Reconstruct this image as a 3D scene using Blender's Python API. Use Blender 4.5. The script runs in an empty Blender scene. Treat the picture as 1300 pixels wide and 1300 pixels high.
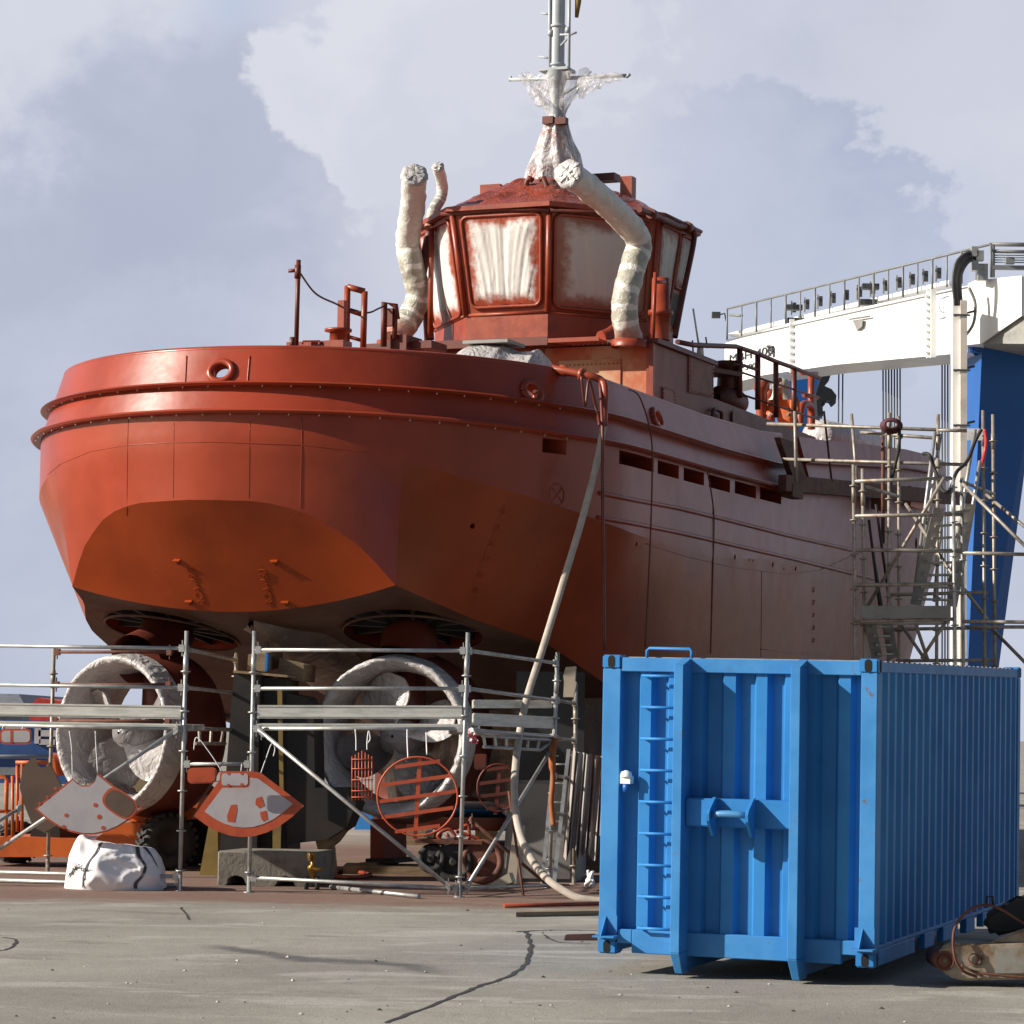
import bpy, bmesh, math, random
from mathutils import Vector, Matrix, noise
random.seed(7)
PI = math.pi
R = math.radians
sc = bpy.context.scene
COL = sc.collection

# ------------------------------------------------------------------ camera
FPX = 3600.0; HC = 2.1
PITCH = math.atan(275/FPX); ROLL = 0.017
FW = Vector((0, math.cos(PITCH), math.sin(PITCH)))
RT0 = Vector((1, 0, 0)); UP0 = RT0.cross(FW)
RT = RT0*math.cos(ROLL) + UP0*math.sin(ROLL)
UP = -RT0*math.sin(ROLL) + UP0*math.cos(ROLL)
EYE = Vector((0, 0, HC))
cam_d = bpy.data.cameras.new('camera'); cam = bpy.data.objects.new('camera', cam_d); COL.objects.link(cam)
cam_d.sensor_width = 36; cam_d.lens = FPX/1300*36; cam_d.clip_end = 3000; cam_d.clip_start = .5
m = Matrix((RT, UP, -FW)).transposed().to_4x4(); m.translation = EYE
cam.matrix_world = m
sc.camera = cam

def ray(px, py): return FW + RT*((px-650)/FPX) + UP*((650-py)/FPX)
def at(px, py, Y):
    d = ray(px, py); return EYE + d*(Y/d.y)
def gnd(px, py, z=0.0):
    d = ray(px, py); return EYE + d*((z-HC)/d.z)
# ------------------------------------------------------------------ ship frame
PSI = R(23); SY0 = 38.0; SX0 = at(240, 540, SY0).x
SF = Vector((math.sin(PSI), math.cos(PSI), 0)); SS = Vector((math.cos(PSI), -math.sin(PSI), 0))
SO = Vector((SX0, SY0, 0))
def ship(u, v, z): return SO + SF*u + SS*v + Vector((0, 0, z))
def SU(px, py, u):
    d = ray(px, py); t = ((SO-EYE).dot(SF)+u)/d.dot(SF); return EYE + d*t
def SV(px, py, v):
    d = ray(px, py); t = ((SO-EYE).dot(SS)+v)/d.dot(SS); return EYE + d*t
def lerp(a, b, t): return a+(b-a)*t
def interp(x, pts):
    if x <= pts[0][0]: return pts[0][1]
    for (a, b), (c, d) in zip(pts, pts[1:]):
        if x <= c: return b+(d-b)*(x-a)/(c-a)
    return pts[-1][1]

# ------------------------------------------------------------------ materials
def nt_new(name):
    mt = bpy.data.materials.new(name); mt.use_nodes = True
    nt = mt.node_tree; b = nt.nodes['Principled BSDF']; return mt, nt, b
def N(nt, typ, **kw):
    n = nt.nodes.new(typ)
    for k, v in kw.items():
        if k.startswith('i_'): n.inputs[k[2:].replace('_', ' ')].default_value = v
        else: setattr(n, k, v)
    return n
def L(nt, a, b): nt.links.new(a, b)
def mixc(nt, fac, a, b):
    n = nt.nodes.new('ShaderNodeMix'); n.data_type = 'RGBA'
    for s, x in ((n.inputs[0], fac), (n.inputs[6], a), (n.inputs[7], b)):
        if hasattr(x, 'is_linked') or isinstance(x, bpy.types.NodeSocket): L(nt, x, s)
        elif isinstance(x, (int, float)): s.default_value = x
        else: s.default_value = (*x[:3], 1)
    return n.outputs[2]
def ramp(nt, src, lo, hi):
    n = nt.nodes.new('ShaderNodeMapRange'); n.interpolation_type = 'SMOOTHSTEP'
    L(nt, src, n.inputs[0]); n.inputs[1].default_value = lo; n.inputs[2].default_value = hi
    return n.outputs[0]
def noise_tex(nt, scale, detail=5, rough=.6, vec=None, stretch=None, dist=0):
    n = nt.nodes.new('ShaderNodeTexNoise'); n.inputs['Scale'].default_value = scale
    n.inputs['Detail'].default_value = detail; n.inputs['Roughness'].default_value = rough
    n.inputs['Distortion'].default_value = dist
    if vec is None:
        tc = nt.nodes.new('ShaderNodeTexCoord'); vec = tc.outputs['Object']
    if stretch:
        mp = nt.nodes.new('ShaderNodeMapping'); mp.inputs['Scale'].default_value = stretch
        L(nt, vec, mp.inputs[0]); vec = mp.outputs[0]
    L(nt, vec, n.inputs['Vector']); return n.outputs[0]
def mth(nt, op, a, b=0.0):
    n = nt.nodes.new('ShaderNodeMath'); n.operation = op
    for s, x in zip(n.inputs, (a, b)):
        if isinstance(x, bpy.types.NodeSocket): L(nt, x, s)
        else: s.default_value = x
    return n.outputs[0]
def pmat(name, col, rough=.5, metal=0., col2=None, scale=2.0, lo=.4, hi=.7, bump=0., bscale=15., stretch=None,
         dirt=None, dscale=6., dlo=.6, dhi=.75, spec=.5, rvar=.1, bstretch=None):
    mt, nt, b = nt_new(name)
    col2 = col2 or tuple(c*.75 for c in col)
    f = ramp(nt, noise_tex(nt, scale, 6, .6, stretch=stretch), lo, hi)
    c = mixc(nt, f, col, col2)
    if dirt:
        f2 = ramp(nt, noise_tex(nt, dscale, 8, .7), dlo, dhi); c = mixc(nt, f2, c, dirt)
    L(nt, c, b.inputs['Base Color'])
    rr = mth(nt, 'MULTIPLY_ADD', noise_tex(nt, scale*3, 4), rvar*2); nt.nodes[-1].inputs[2].default_value = rough-rvar
    L(nt, rr, b.inputs['Roughness']); b.inputs['Metallic'].default_value = metal
    b.inputs['Specular IOR Level'].default_value = spec
    if bump:
        bp = nt.nodes.new('ShaderNodeBump'); bp.inputs['Strength'].default_value = bump; bp.inputs['Distance'].default_value = .02
        L(nt, noise_tex(nt, bscale, 6, .6, stretch=bstretch), bp.inputs['Height']); L(nt, bp.outputs[0], b.inputs['Normal'])
    return mt

def hull_mat(name='hull_primer', ca=(.30, .044, .0185), cb_=(.235, .033, .0125), spec=.38, dust=(.285, .12, .125)):
    mt, nt, b = nt_new(name)
    tc = nt.nodes.new('ShaderNodeTexCoord'); o = tc.outputs['Object']
    base = mixc(nt, ramp(nt, noise_tex(nt, .9, 6, .55, o), .35, .7), ca, cb_)
    # dull runs and dry overspray forward on the starboard side, tinted for reflected sky
    dot = nt.nodes.new('ShaderNodeVectorMath'); dot.operation = 'DOT_PRODUCT'
    L(nt, o, dot.inputs[0]); dot.inputs[1].default_value = (SF.x, SF.y, 0)
    fwd = ramp(nt, dot.outputs['Value'], 2.5, 9.0)
    run = ramp(nt, noise_tex(nt, 2.2, 6, .65, o, stretch=(1, 1, .12)), .32, .72)
    f = mth(nt, 'MULTIPLY', fwd, mth(nt, 'MULTIPLY_ADD', run, .55)); nt.nodes[-1].inputs[2].default_value = .0
    f = mth(nt, 'MULTIPLY', fwd, mth(nt, 'ADD', mth(nt, 'MULTIPLY', run, .6), .12))
    c = mixc(nt, f, base, dust)
    fine = ramp(nt, noise_tex(nt, 14, 5, .7, o), .62, .8)
    c = mixc(nt, mth(nt, 'MULTIPLY', fine, .25), c, (.36, .10, .06))
    L(nt, c, b.inputs['Base Color'])
    r = mth(nt, 'ADD', mth(nt, 'MULTIPLY', noise_tex(nt, 3, 5, .6, o), .16), mth(nt, "ADD", mth(nt, "MULTIPLY", fwd, .14), .22))
    L(nt, r, b.inputs['Roughness'])
    b.inputs['Specular IOR Level'].default_value = spec
    bp = nt.nodes.new('ShaderNodeBump'); bp.inputs['Strength'].default_value = .25; bp.inputs['Distance'].default_value = .03
    L(nt, noise_tex(nt, 1.6, 3, .5, o), bp.inputs['Height']); L(nt, bp.outputs[0], b.inputs['Normal'])
    return mt
def cover_mat(name, white=(.66, .64, .615), red=(.30, .05, .02), amt=1.0, lo=.02, hi=.16):
    # masking film with primer overspray on its margins (uses the sheet's own UVs)
    mt, nt, b = nt_new(name)
    uv = nt.nodes.new('ShaderNodeUVMap'); sp = nt.nodes.new('ShaderNodeSeparateXYZ'); L(nt, uv.outputs[0], sp.inputs[0])
    x, y = sp.outputs[0], sp.outputs[1]
    ex = mth(nt, 'MINIMUM', x, mth(nt, 'SUBTRACT', 1.0, x)); ey = mth(nt, 'MINIMUM', y, mth(nt, 'SUBTRACT', 1.0, y))
    e = mth(nt, 'MINIMUM', ex, ey)
    nz = noise_tex(nt, 3.0, 6, .65, uv.outputs[0], stretch=(2, 2, 1))
    e2 = mth(nt, 'ADD', e, mth(nt, 'MULTIPLY', mth(nt, 'SUBTRACT', nz, .5), .34))
    f = mth(nt, 'SUBTRACT', 1.0, ramp(nt, e2, lo, hi))
    blot = ramp(nt, noise_tex(nt, 2.1, 4, .6, uv.outputs[0]), .66, .8)
    f = mth(nt, 'MULTIPLY', mth(nt, 'MAXIMUM', f, mth(nt, 'MULTIPLY', blot, .6)), amt)
    L(nt, mixc(nt, f, white, red), b.inputs['Base Color']); b.inputs['Roughness'].default_value = .38
    bp = nt.nodes.new('ShaderNodeBump'); bp.inputs['Strength'].default_value = .3; bp.inputs['Distance'].default_value = .03
    L(nt, noise_tex(nt, 4, 5, .6, uv.outputs[0], stretch=(2.2, .8, 1), dist=1.2), bp.inputs['Height']); L(nt, bp.outputs[0], b.inputs['Normal'])
    return mt
def film_mat(name, col=(.72, .70, .68), alpha=1.0, rough=.28, bump=.8, bscale=5, red=None, rlo=.55, rhi=.7):
    mt, nt, b = nt_new(name)
    c = mixc(nt, ramp(nt, noise_tex(nt, 1.8, 3, .5), .35, .7), col, tuple(k*.78 for k in col))
    if red: c = mixc(nt, ramp(nt, noise_tex(nt, 2.0, 6, .7), rlo, rhi), c, red)
    L(nt, c, b.inputs['Base Color']); b.inputs['Roughness'].default_value = rough
    bp = nt.nodes.new('ShaderNodeBump'); bp.inputs['Strength'].default_value = bump; bp.inputs['Distance'].default_value = .05
    L(nt, noise_tex(nt, bscale*.6, 2.0, .45, dist=2.6), bp.inputs['Height']); L(nt, bp.outputs[0], b.inputs['Normal'])
    if alpha < 1:
        a = mth(nt, 'MINIMUM', mth(nt, 'ADD', mth(nt, 'MULTIPLY', ramp(nt, noise_tex(nt, 1.7, 2, .5, dist=1.5), .35, .7), .4), alpha), 1.0)
        L(nt, a, b.inputs['Alpha'])
    return mt

def tape_mat():
    # greenish wrapped lagging, white tape turns, primer overspray at the foot (UV x runs along the pipe)
    mt, nt, b = nt_new('taped_pipe_wrap')
    uv = nt.nodes.new('ShaderNodeUVMap'); sp = nt.nodes.new('ShaderNodeSeparateXYZ'); L(nt, uv.outputs[0], sp.inputs[0]); x = sp.outputs[0]
    j = mth(nt, 'MULTIPLY', noise_tex(nt, 3.0, 4, .6), .022)
    ph = mth(nt, 'FRACT', mth(nt, 'MULTIPLY', mth(nt, 'ADD', x, mth(nt, 'MULTIPLY', j, 2.6)), 11.0))
    tape = mth(nt, 'MULTIPLY', mth(nt, 'MULTIPLY', ramp(nt, ph, .58, .66), ramp(nt, ph, 1.0, .93)), ramp(nt, noise_tex(nt, 2.6, 3, .6), .38, .5))
    upper = ramp(nt, mth(nt, 'ADD', x, j), .52, .66)
    lag = mixc(nt, ramp(nt, noise_tex(nt, 6, 6, .6), .35, .7), (.44, .42, .35), (.32, .31, .26))
    lag = mixc(nt, mth(nt, 'MULTIPLY', upper, .85), lag, (.72, .70, .645))
    c = mixc(nt, tape, lag, (.70, .68, .63))
    red = mth(nt, 'SUBTRACT', 1.0, ramp(nt, mth(nt, 'ADD', x, mth(nt, 'MULTIPLY', mth(nt, 'SUBTRACT', noise_tex(nt, 5, 5, .6), .5), .2)), .03, .17))
    L(nt, mixc(nt, mth(nt, 'MULTIPLY', red, .8), c, (.42, .14, .09)), b.inputs['Base Color']); b.inputs['Roughness'].default_value = .36
    bp = nt.nodes.new('ShaderNodeBump'); bp.inputs['Strength'].default_value = .7; bp.inputs['Distance'].default_value = .03
    L(nt, noise_tex(nt, 9, 5, .6, dist=1.2), bp.inputs['Height']); L(nt, bp.outputs[0], b.inputs['Normal'])
    return mt
M = {}
M['hull'] = hull_mat(); M['hull_low'] = hull_mat('warm_bounce_primer', (.285, .046, .010), (.22, .034, .0065), .32, (.285, .125, .125)); M['hull_bottom'] = pmat('sprayed_bottom', (.085, .040, .028), .6, col2=(.13, .075, .055), scale=1.3, spec=.2); M['hole'] = pmat('painted_hole_dark', (.004, .004, .004), .9)  # hull_low: the same primer tinted orange for light bounced off the ground
M['red'] = pmat('red_primer', (.29, .05, .02), .42, col2=(.20, .03, .014), scale=3, bump=.15, bscale=8)
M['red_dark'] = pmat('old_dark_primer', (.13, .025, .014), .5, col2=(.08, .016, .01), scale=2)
M['orange_wall'] = pmat('fresh_orange_primer', (.40, .09, .03), .5, col2=(.42, .22, .12), scale=1.6, lo=.45, hi=.65)
M['dusty_red'] = pmat('dusty_primer', (.25, .11, .085), .55, col2=(.20, .06, .04), scale=1.4, stretch=(1, 1, .3), lo=.35, hi=.7)
M['rust_patch'] = pmat('patchy_primer', (.24, .08, .05), .6, col2=(.13, .05, .02), scale=1.8)
M['rustbeam'] = pmat('rusty_steel', (.14, .05, .03), .75, col2=(.07, .025, .018), scale=4, bump=.3)
M['galv'] = pmat('galvanised_steel', (.44, .44, .43), .42, .55, col2=(.30, .30, .29), scale=6, dirt=(.25, .2, .15), dscale=9)
M['galv_old'] = pmat('weathered_tube', (.36, .32, .27), .5, .35, col2=(.20, .17, .13), scale=7, dirt=(.2, .1, .06), dscale=5, dlo=.55, dhi=.7)
M['alu'] = pmat('aluminium_deck', (.58, .57, .53), .4, .45, col2=(.42, .42, .39), scale=3, stretch=(1, 1, 6))
M['blue'] = pmat('blue_container_paint', (.038, .21, .50), .45, col2=(.026, .17, .43), spec=.18, scale=1.4, lo=.35, hi=.65, dirt=(.01, .20, .56), dscale=1.7, dlo=.62, dhi=.65, bump=.14, bscale=3)
M['blue_side'] = M['blue']
M['bluedirt'] = pmat('scuffed_blue_steel', (.05, .222, .50), .5, col2=(.032, .18, .44), spec=.25, scale=2.2, lo=.35, hi=.65, dirt=(.12, .09, .07), dscale=6, dlo=.62, dhi=.70, bump=.14, bscale=3)
M['white'] = pmat('white_paint', (.80, .80, .78), .4, col2=(.72, .72, .70), scale=.4)
M['craneblue'] = pmat('crane_blue_paint', (.012, .10, .36), .4, col2=(.010, .085, .31), scale=.3)
M['darkgrey'] = pmat('dark_grey_steel', (.06, .065, .07), .5)
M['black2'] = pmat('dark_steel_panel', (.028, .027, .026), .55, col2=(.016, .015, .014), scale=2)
M['black'] = pmat('black_steel', (.014, .013, .013), .6, col2=(.03, .02, .015), scale=3)
M['rubber'] = pmat('black_rubber', (.018, .017, .016), .75, col2=(.04, .035, .03), scale=4)
M['grey_rail'] = pmat('grey_rail_paint', (.20, .21, .21), .5)
M['mast'] = pmat('pale_grey_mast_paint', (.40, .43, .46), .4, col2=(.34, .37, .40))
M['wrap'] = film_mat('tape_wrapped_film', (.72, .69, .60), 1, .35, .7, 6, red=(.36, .10, .05), rlo=.66, rhi=.8)
M['wrapwhite'] = film_mat('white_masking_film', (.52, .495, .485), 1, .26, .8, 7)
M['wrapdim'] = film_mat('shaded_grey_film', (.23, .215, .22), 1, .26, .8, 5)  # nozzle interior film, grey with under-hull shade put into the colour
M['clear'] = film_mat('clear_film', (.80, .78, .79), .20, .2, 1.0, 6)
M['clearred'] = film_mat('clear_film_overspray', (.74, .70, .70), .48, .22, 1.0, 6, red=(.42, .16, .13), rlo=.5, rhi=.68)
M['roofplastic'] = film_mat('red_sprayed_film', (.30, .055, .025), 1, .25, 1.0, 7, red=(.16, .03, .015), rlo=.5, rhi=.6)
M['drape'] = film_mat('dusty_brown_drape', (.22, .17, .145), 1, .35, 1.0, 3)
M['tape'] = tape_mat()
M['winwhite'] = cover_mat('sprayed_window_film')
M['windim'] = cover_mat('sprayed_window_film_shaded', (.56, .52, .49), (.25, .05, .022), .9, .03, .20)  # darker film copy for the starboard windows, their shade put into the colour
M['plate'] = pmat('grey_primer_plate', (.42, .39, .40), .5, col2=(.36, .34, .36), scale=3)
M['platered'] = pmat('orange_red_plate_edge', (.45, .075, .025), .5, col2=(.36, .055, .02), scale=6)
M['plateback'] = pmat('brown_plate_back', (.11, .07, .05), .6)
M['orange'] = pmat('orange_machine_paint', (.62, .13, .02), .45, col2=(.45, .09, .015), scale=2, dirt=(.12, .06, .03), dscale=4)
M['bag'] = pmat('white_woven_bag', (.80, .79, .80), .8, col2=(.72, .71, .735), scale=2, bump=.25, bscale=2.2)
M['strap'] = pmat('dark_webbing', (.07, .06, .065), .8)
M['concrete'] = pmat('grey_concrete_block', (.21, .19, .155), .85, col2=(.11, .10, .085), scale=4, bump=.5, bscale=18)
M['wood'] = pmat('timber', (.27, .19, .11), .8, col2=(.17, .11, .06), scale=3, stretch=(1, 1, 8), bump=.3)
M['palegrey'] = pmat('pale_grey_paint', (.27, .265, .25), .6, col2=(.18, .172, .16), scale=1.5)
M['hose'] = pmat('pale_fire_hose', (.46, .40, .34), .7, col2=(.36, .31, .26), scale=6)
M['yellow'] = pmat('dirty_yellow', (.24, .16, .04), .7, col2=(.13, .09, .03))
M['cream'] = pmat('chipped_cream_paint', (.33, .28, .21), .6, col2=(.20, .13, .08), scale=4, lo=.45, hi=.65, dirt=(.14, .05, .02), dscale=6, dlo=.55, dhi=.7, bump=.3)
M['skin'] = pmat('skin', (.45, .25, .18), .5)
M['hood'] = pmat('white_hood_cloth', (.66, .60, .52), .8, bump=.4, bscale=12)
M['hivis'] = pmat('orange_workwear', (.60, .13, .03), .8, bump=.4, bscale=9)
M['glassdark'] = pmat('dark_glass', (.02, .025, .03), .1)
M['whitelet'] = pmat('white_lettering', (.7, .7, .7), .5)
M['blacklet'] = pmat('black_lettering', (.03, .03, .035), .5)
M['bluegrey'] = pmat('blue_grey_stripe', (.55, .58, .78), .4)
M['farblue'] = pmat('navy_shed_paint', (.02, .07, .22), .5)
M['shedroof'] = pmat('grey_shed_roof', (.17, .18, .20), .6)
M['farred'] = pmat('bright_red_paint', (.45, .035, .02), .5)
M['skyblue'] = pmat('bright_blue_tarp', (.03, .22, .60), .5)
M['signwhite'] = pmat('white_sign', (.78, .76, .76), .5)
M['signred'] = pmat('red_sign_mark', (.55, .05, .06), .5)
M['brass'] = pmat('brass', (.36, .20, .04), .4, .7, col2=(.16, .09, .03), scale=9)
M['rope'] = pmat('maroon_rope', (.10, .03, .04), .8)
M['tar'] = pmat('tar_joint', (.035, .033, .03), .9)
M['cardboard'] = pmat('pale_cardboard', (.50, .42, .32), .8)
M['bolt'] = pmat('bright_bolt', (.62, .55, .50), .4)

# ------------------------------------------------------------------ mesh builder
class MB:
    def __init__(s): s.bm = bmesh.new(); s.mi = 0; s.uv = s.bm.loops.layers.uv.new('uv')
    def mat(s, i): s.mi = i; return s
    def face(s, vs, smooth=False):
        try: f = s.bm.faces.new(vs)
        except ValueError: return None
        f.material_index = s.mi; f.smooth = smooth; return f
    def hexa(s, p, smooth=False):
        """eight points: bottom ring 0-3, top ring 4-7"""
        v = [s.bm.verts.new(q) for q in p]
        for a in ((3, 2, 1, 0), (4, 5, 6, 7), (0, 1, 5, 4), (1, 2, 6, 5), (2, 3, 7, 6), (3, 0, 4, 7)): s.face([v[i] for i in a])
        return s
    def box(s, c, ax, ay, az):
        c = Vector(c); ax, ay, az = Vector(ax)/2, Vector(ay)/2, Vector(az)/2
        return s.hexa([c-ax-ay-az, c+ax-ay-az, c+ax+ay-az, c-ax+ay-az, c-ax-ay+az, c+ax-ay+az, c+ax+ay+az, c-ax+ay+az])
    def tube(s, pts, r, n=8, caps=True, smooth=True):
        pts = [Vector(p) for p in pts]
        rs = r if isinstance(r, (list, tuple)) else [r]*len(pts)
        t0 = (pts[1]-pts[0]).normalized()
        a = t0.cross(Vector((0, 0, 1)))
        if a.length < 1e-3: a = t0.cross(Vector((1, 0, 0)))
        a.normalize(); rings = []
        for i, p in enumerate(pts):
            t = (pts[min(i+1, len(pts)-1)]-pts[max(i-1, 0)]).normalized()
            a = (a-t*a.dot(t)).normalized(); b = t.cross(a)
            rings.append([s.bm.verts.new(p+(a*math.cos(2*PI*k/n)+b*math.sin(2*PI*k/n))*rs[i]) for k in range(n)])
        for q, w in zip(rings, rings[1:]):
            for k in range(n): s.face([q[k], q[(k+1) % n], w[(k+1) % n], w[k]], smooth)
        if caps: s.face(rings[0][::-1]); s.face(rings[-1])
        return s
    def grid(s, P, smooth=True, closeu=False, closev=False, flip=False, uv=True):
        """P[i][j] points"""
        V = [[s.bm.verts.new(q) for q in row] for row in P]; ni, nj = len(V), len(V[0])
        for i in range(ni if closeu else ni-1):
            for j in range(nj if closev else nj-1):
                q = [V[i][j], V[(i+1) % ni][j], V[(i+1) % ni][(j+1) % nj], V[i][(j+1) % nj]]
                f = s.face(q[::-1] if flip else q, smooth)
                if f and uv:
                    co = {V[i][j]: (i, j), V[(i+1) % ni][j]: (i+1, j), V[(i+1) % ni][(j+1) % nj]: (i+1, j+1), V[i][(j+1) % nj]: (i, j+1)}
                    for l in f.loops: a, b = co[l.vert]; l[s.uv].uv = (a/max(ni-1, 1), b/max(nj-1, 1))
        return V
    def lathe(s, c, axis, prof, n=32, smooth=True, caps=False, fn=None):
        c = Vector(c); t = Vector(axis).normalized(); a = t.cross(Vector((0, 0, 1)))
        if a.length < 1e-3: a = t.cross(Vector((1, 0, 0)))
        a.normalize(); b = t.cross(a); P = []
        for k in range(n):
            an = 2*PI*k/n; row = []
            for j, (h, r) in enumerate(prof):
                if fn: h, r = fn(an, j, h, r)
                row.append(c+t*h+(a*math.cos(an)+b*math.sin(an))*r)
            P.append(row)
        V = s.grid(P, smooth, closeu=True, uv=False)
        if caps:
            s.face([V[k][0] for k in range(n)]); s.face([V[k][-1] for k in range(n)][::-1])
        return V
    def prism(s, front, off):
        """polygon (points) pushed along off"""
        off = Vector(off); a = [s.bm.verts.new(q) for q in front]; b = [s.bm.verts.new(Vector(q)+off) for q in front]; n = len(a)
        s.face(a); s.face(b[::-1])
        for i in range(n): s.face([a[(i+1) % n], a[i], b[i], b[(i+1) % n]])
        return s
    def build(s, name, mats, parent=None, loc=None, weld=False):
        if not isinstance(mats, (list, tuple)): mats = [mats]
        if weld: bmesh.ops.remove_doubles(s.bm, verts=s.bm.verts, dist=1e-4)
        bmesh.ops.recalc_face_normals(s.bm, faces=s.bm.faces)
        base = Vector(loc) if loc is not None else (Vector(ORIG[parent.name]) if parent else Vector())
        bmesh.ops.translate(s.bm, verts=s.bm.verts, vec=-base)
        me = bpy.data.meshes.new(name); s.bm.to_mesh(me); s.bm.free()
        for mm in mats: me.materials.append(M[mm] if isinstance(mm, str) else mm)
        o = bpy.data.objects.new(name, me); COL.objects.link(o)
        if parent: o.parent = parent
        else: o.location = base
        ORIG[o.name] = tuple(base)
        return o
ORIG = {}
def tag(o, label=None, cat=None, group=None, kind=None):
    if label: o['label'] = label
    if cat: o['category'] = cat
    if group: o['group'] = group
    if kind: o['kind'] = kind
    return o
def thing(name, loc, label, cat, group=None):
    o = bpy.data.objects.new(name, None); COL.objects.link(o); o.location = loc; o.empty_display_size = .3
    ORIG[o.name] = tuple(loc); return tag(o, label, cat, group)
def wr(p, s, a, seed=0):
    return noise.noise(Vector(p)*s+Vector((seed*7.3, seed*3.1, seed*5.7)))*a
def smooth_path(pts, n=6):
    pts = [Vector(p) for p in pts]; out = []
    for i in range(len(pts)-1):
        p0, p1, p2, p3 = pts[max(i-1, 0)], pts[i], pts[i+1], pts[min(i+2, len(pts)-1)]
        for k in range(n):
            t = k/n
            out.append(.5*((2*p1)+(p2-p0)*t+(2*p0-5*p1+4*p2-p3)*t*t+(3*p1-p0-3*p2+p3)*t**3))
    out.append(pts[-1]); return out
def text_mesh(body, size, origin, xdir, ydir, mat, name, parent, depth=.01, sx=1.0):
    cu = bpy.data.curves.new('t', 'FONT'); cu.body = body; cu.size = size; cu.extrude = depth/2; cu.align_x = 'LEFT'
    ob = bpy.data.objects.new('t', cu); COL.objects.link(ob)
    bpy.context.view_layer.update()
    me = bpy.data.meshes.new_from_object(ob.evaluated_get(bpy.context.evaluated_depsgraph_get()))
    bpy.data.objects.remove(ob)
    x, y = Vector(xdir).normalized(), Vector(ydir).normalized(); z = x.cross(y)
    mtx = Matrix((x*sx, y, z)).transposed().to_4x4(); mtx.translation = Vector(origin)-Vector(ORIG[parent.name])
    me.transform(mtx); me.materials.clear(); me.materials.append(M[mat])
    o = bpy.data.objects.new(name, me); COL.objects.link(o); o.parent = parent; ORIG[o.name] = ORIG[parent.name]; return o

# ------------------------------------------------------------------ sky, sun
PHI = R(77); ELV = R(26)
S = Vector((-math.sin(PHI)*math.cos(ELV), -math.cos(PHI)*math.cos(ELV), math.sin(ELV)))
w = bpy.data.worlds.new('World'); sc.world = w; w.use_nodes = True
nt = w.node_tree; bg = nt.nodes['Background']; out = nt.nodes['World Output']
sky = nt.nodes.new('ShaderNodeTexSky'); sky.sky_type = 'NISHITA'; sky.sun_disc = False
sky.sun_elevation = ELV; sky.sun_rotation = math.atan2(S.x, S.y); sky.air_density = 1.0; sky.dust_density = 1.5
L(nt, sky.outputs[0], bg.inputs[0]); bg.inputs[1].default_value = .05
tc = nt.nodes.new('ShaderNodeTexCoord'); d = tc.outputs['Generated']
mp = nt.nodes.new('ShaderNodeMapping'); mp.inputs['Scale'].default_value = (1, 1, 1.35); mp.inputs['Location'].default_value = (3.37, 1.0, .62)
L(nt, d, mp.inputs[0]); v = mp.outputs[0]
big = noise_tex(nt, 4.2, 8, .52, v, dist=.25)
mid = noise_tex(nt, 9.0, 9, .55, v, dist=.4)
shape = mth(nt, 'ADD', mth(nt, 'MULTIPLY', big, .68), mth(nt, 'MULTIPLY', mid, .32))
lit = ramp(nt, mth(nt, 'ADD', shape, mth(nt, 'MULTIPLY', mth(nt, 'SUBTRACT', noise_tex(nt, 26, 8, .6, v, dist=.6), .5), .10)), .36, .62)
sp = nt.nodes.new('ShaderNodeSeparateXYZ'); L(nt, d, sp.inputs[0])
low = ramp(nt, sp.outputs[2], .15, .02)
cc = mixc(nt, lit, (.255, .285, .385), (.445, .462, .54))
# separate cloud masses, each round a direction of the sky with billowing edges
ed = mth(nt, 'ADD', mth(nt, 'MULTIPLY', mth(nt, 'SUBTRACT', noise_tex(nt, 15, 10, .6, v, dist=.2), .5), .10), mth(nt, 'MULTIPLY', mth(nt, 'SUBTRACT', noise_tex(nt, 60, 8, .62, v), .5), .030))
def mass(cc, px, py, rad, soft, col, amt, stretch=1.0):
    c_ = ray(px, py).normalized(); rad = rad/FPX; soft = soft/FPX
    sb = nt.nodes.new('ShaderNodeVectorMath'); sb.operation = 'SUBTRACT'; L(nt, d, sb.inputs[0]); sb.inputs[1].default_value = c_
    ms = nt.nodes.new('ShaderNodeVectorMath'); ms.operation = 'MULTIPLY'; L(nt, sb.outputs[0], ms.inputs[0]); ms.inputs[1].default_value = (1/stretch, 1, 1)
    ln = nt.nodes.new('ShaderNodeVectorMath'); ln.operation = 'LENGTH'; L(nt, ms.outputs[0], ln.inputs[0])
    f = mth(nt, 'SUBTRACT', 1.0, ramp(nt, mth(nt, 'ADD', ln.outputs['Value'], ed), rad-soft, rad+soft))
    return mixc(nt, mth(nt, 'MULTIPLY', f, amt), cc, col)
cc = mass(cc, 190, 20, 110, 60, (.37, .435, .565), .8, 1.4)
cc = mass(cc, 1270, 140, 330, 200, (.455, .47, .54), .9)
cc = mass(cc, 40, 90, 230, 40, (.485, .50, .56), .95)
cc = mass(cc, 200, 330, 190, 190, (.40, .425, .52), .8, 1.5)
cc = mass(cc, 610, 190, 290, 60, (.47, .48, .545), .9)
cc = mass(cc, 1280, 330, 200, 30, (.47, .485, .55), .7)
cc = mass(cc, 950, 335, 235, 12, (.285, .325, .43), .95)
cc = mass(cc, 640, 250, 330, 170, (.425, .442, .52), .95, 1.05)
cc = mass(cc, 560, 130, 215, 45, (.465, .477, .54), .8)
cc = mass(cc, 950, 500, 300, 150, (.385, .415, .515), .8, 1.4)
cc = mass(cc, 235, 215, 165, 70, (.29, .315, .415), .65, 1.35)
cc = mass(cc, 60, 300, 120, 60, (.31, .335, .43), .6, 1.5)
cc = mass(cc, 520, 90, 165, 14, (.525, .535, .585), .85)
cc = mass(cc, 640, 190, 190, 60, (.45, .465, .535), .75)
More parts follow.
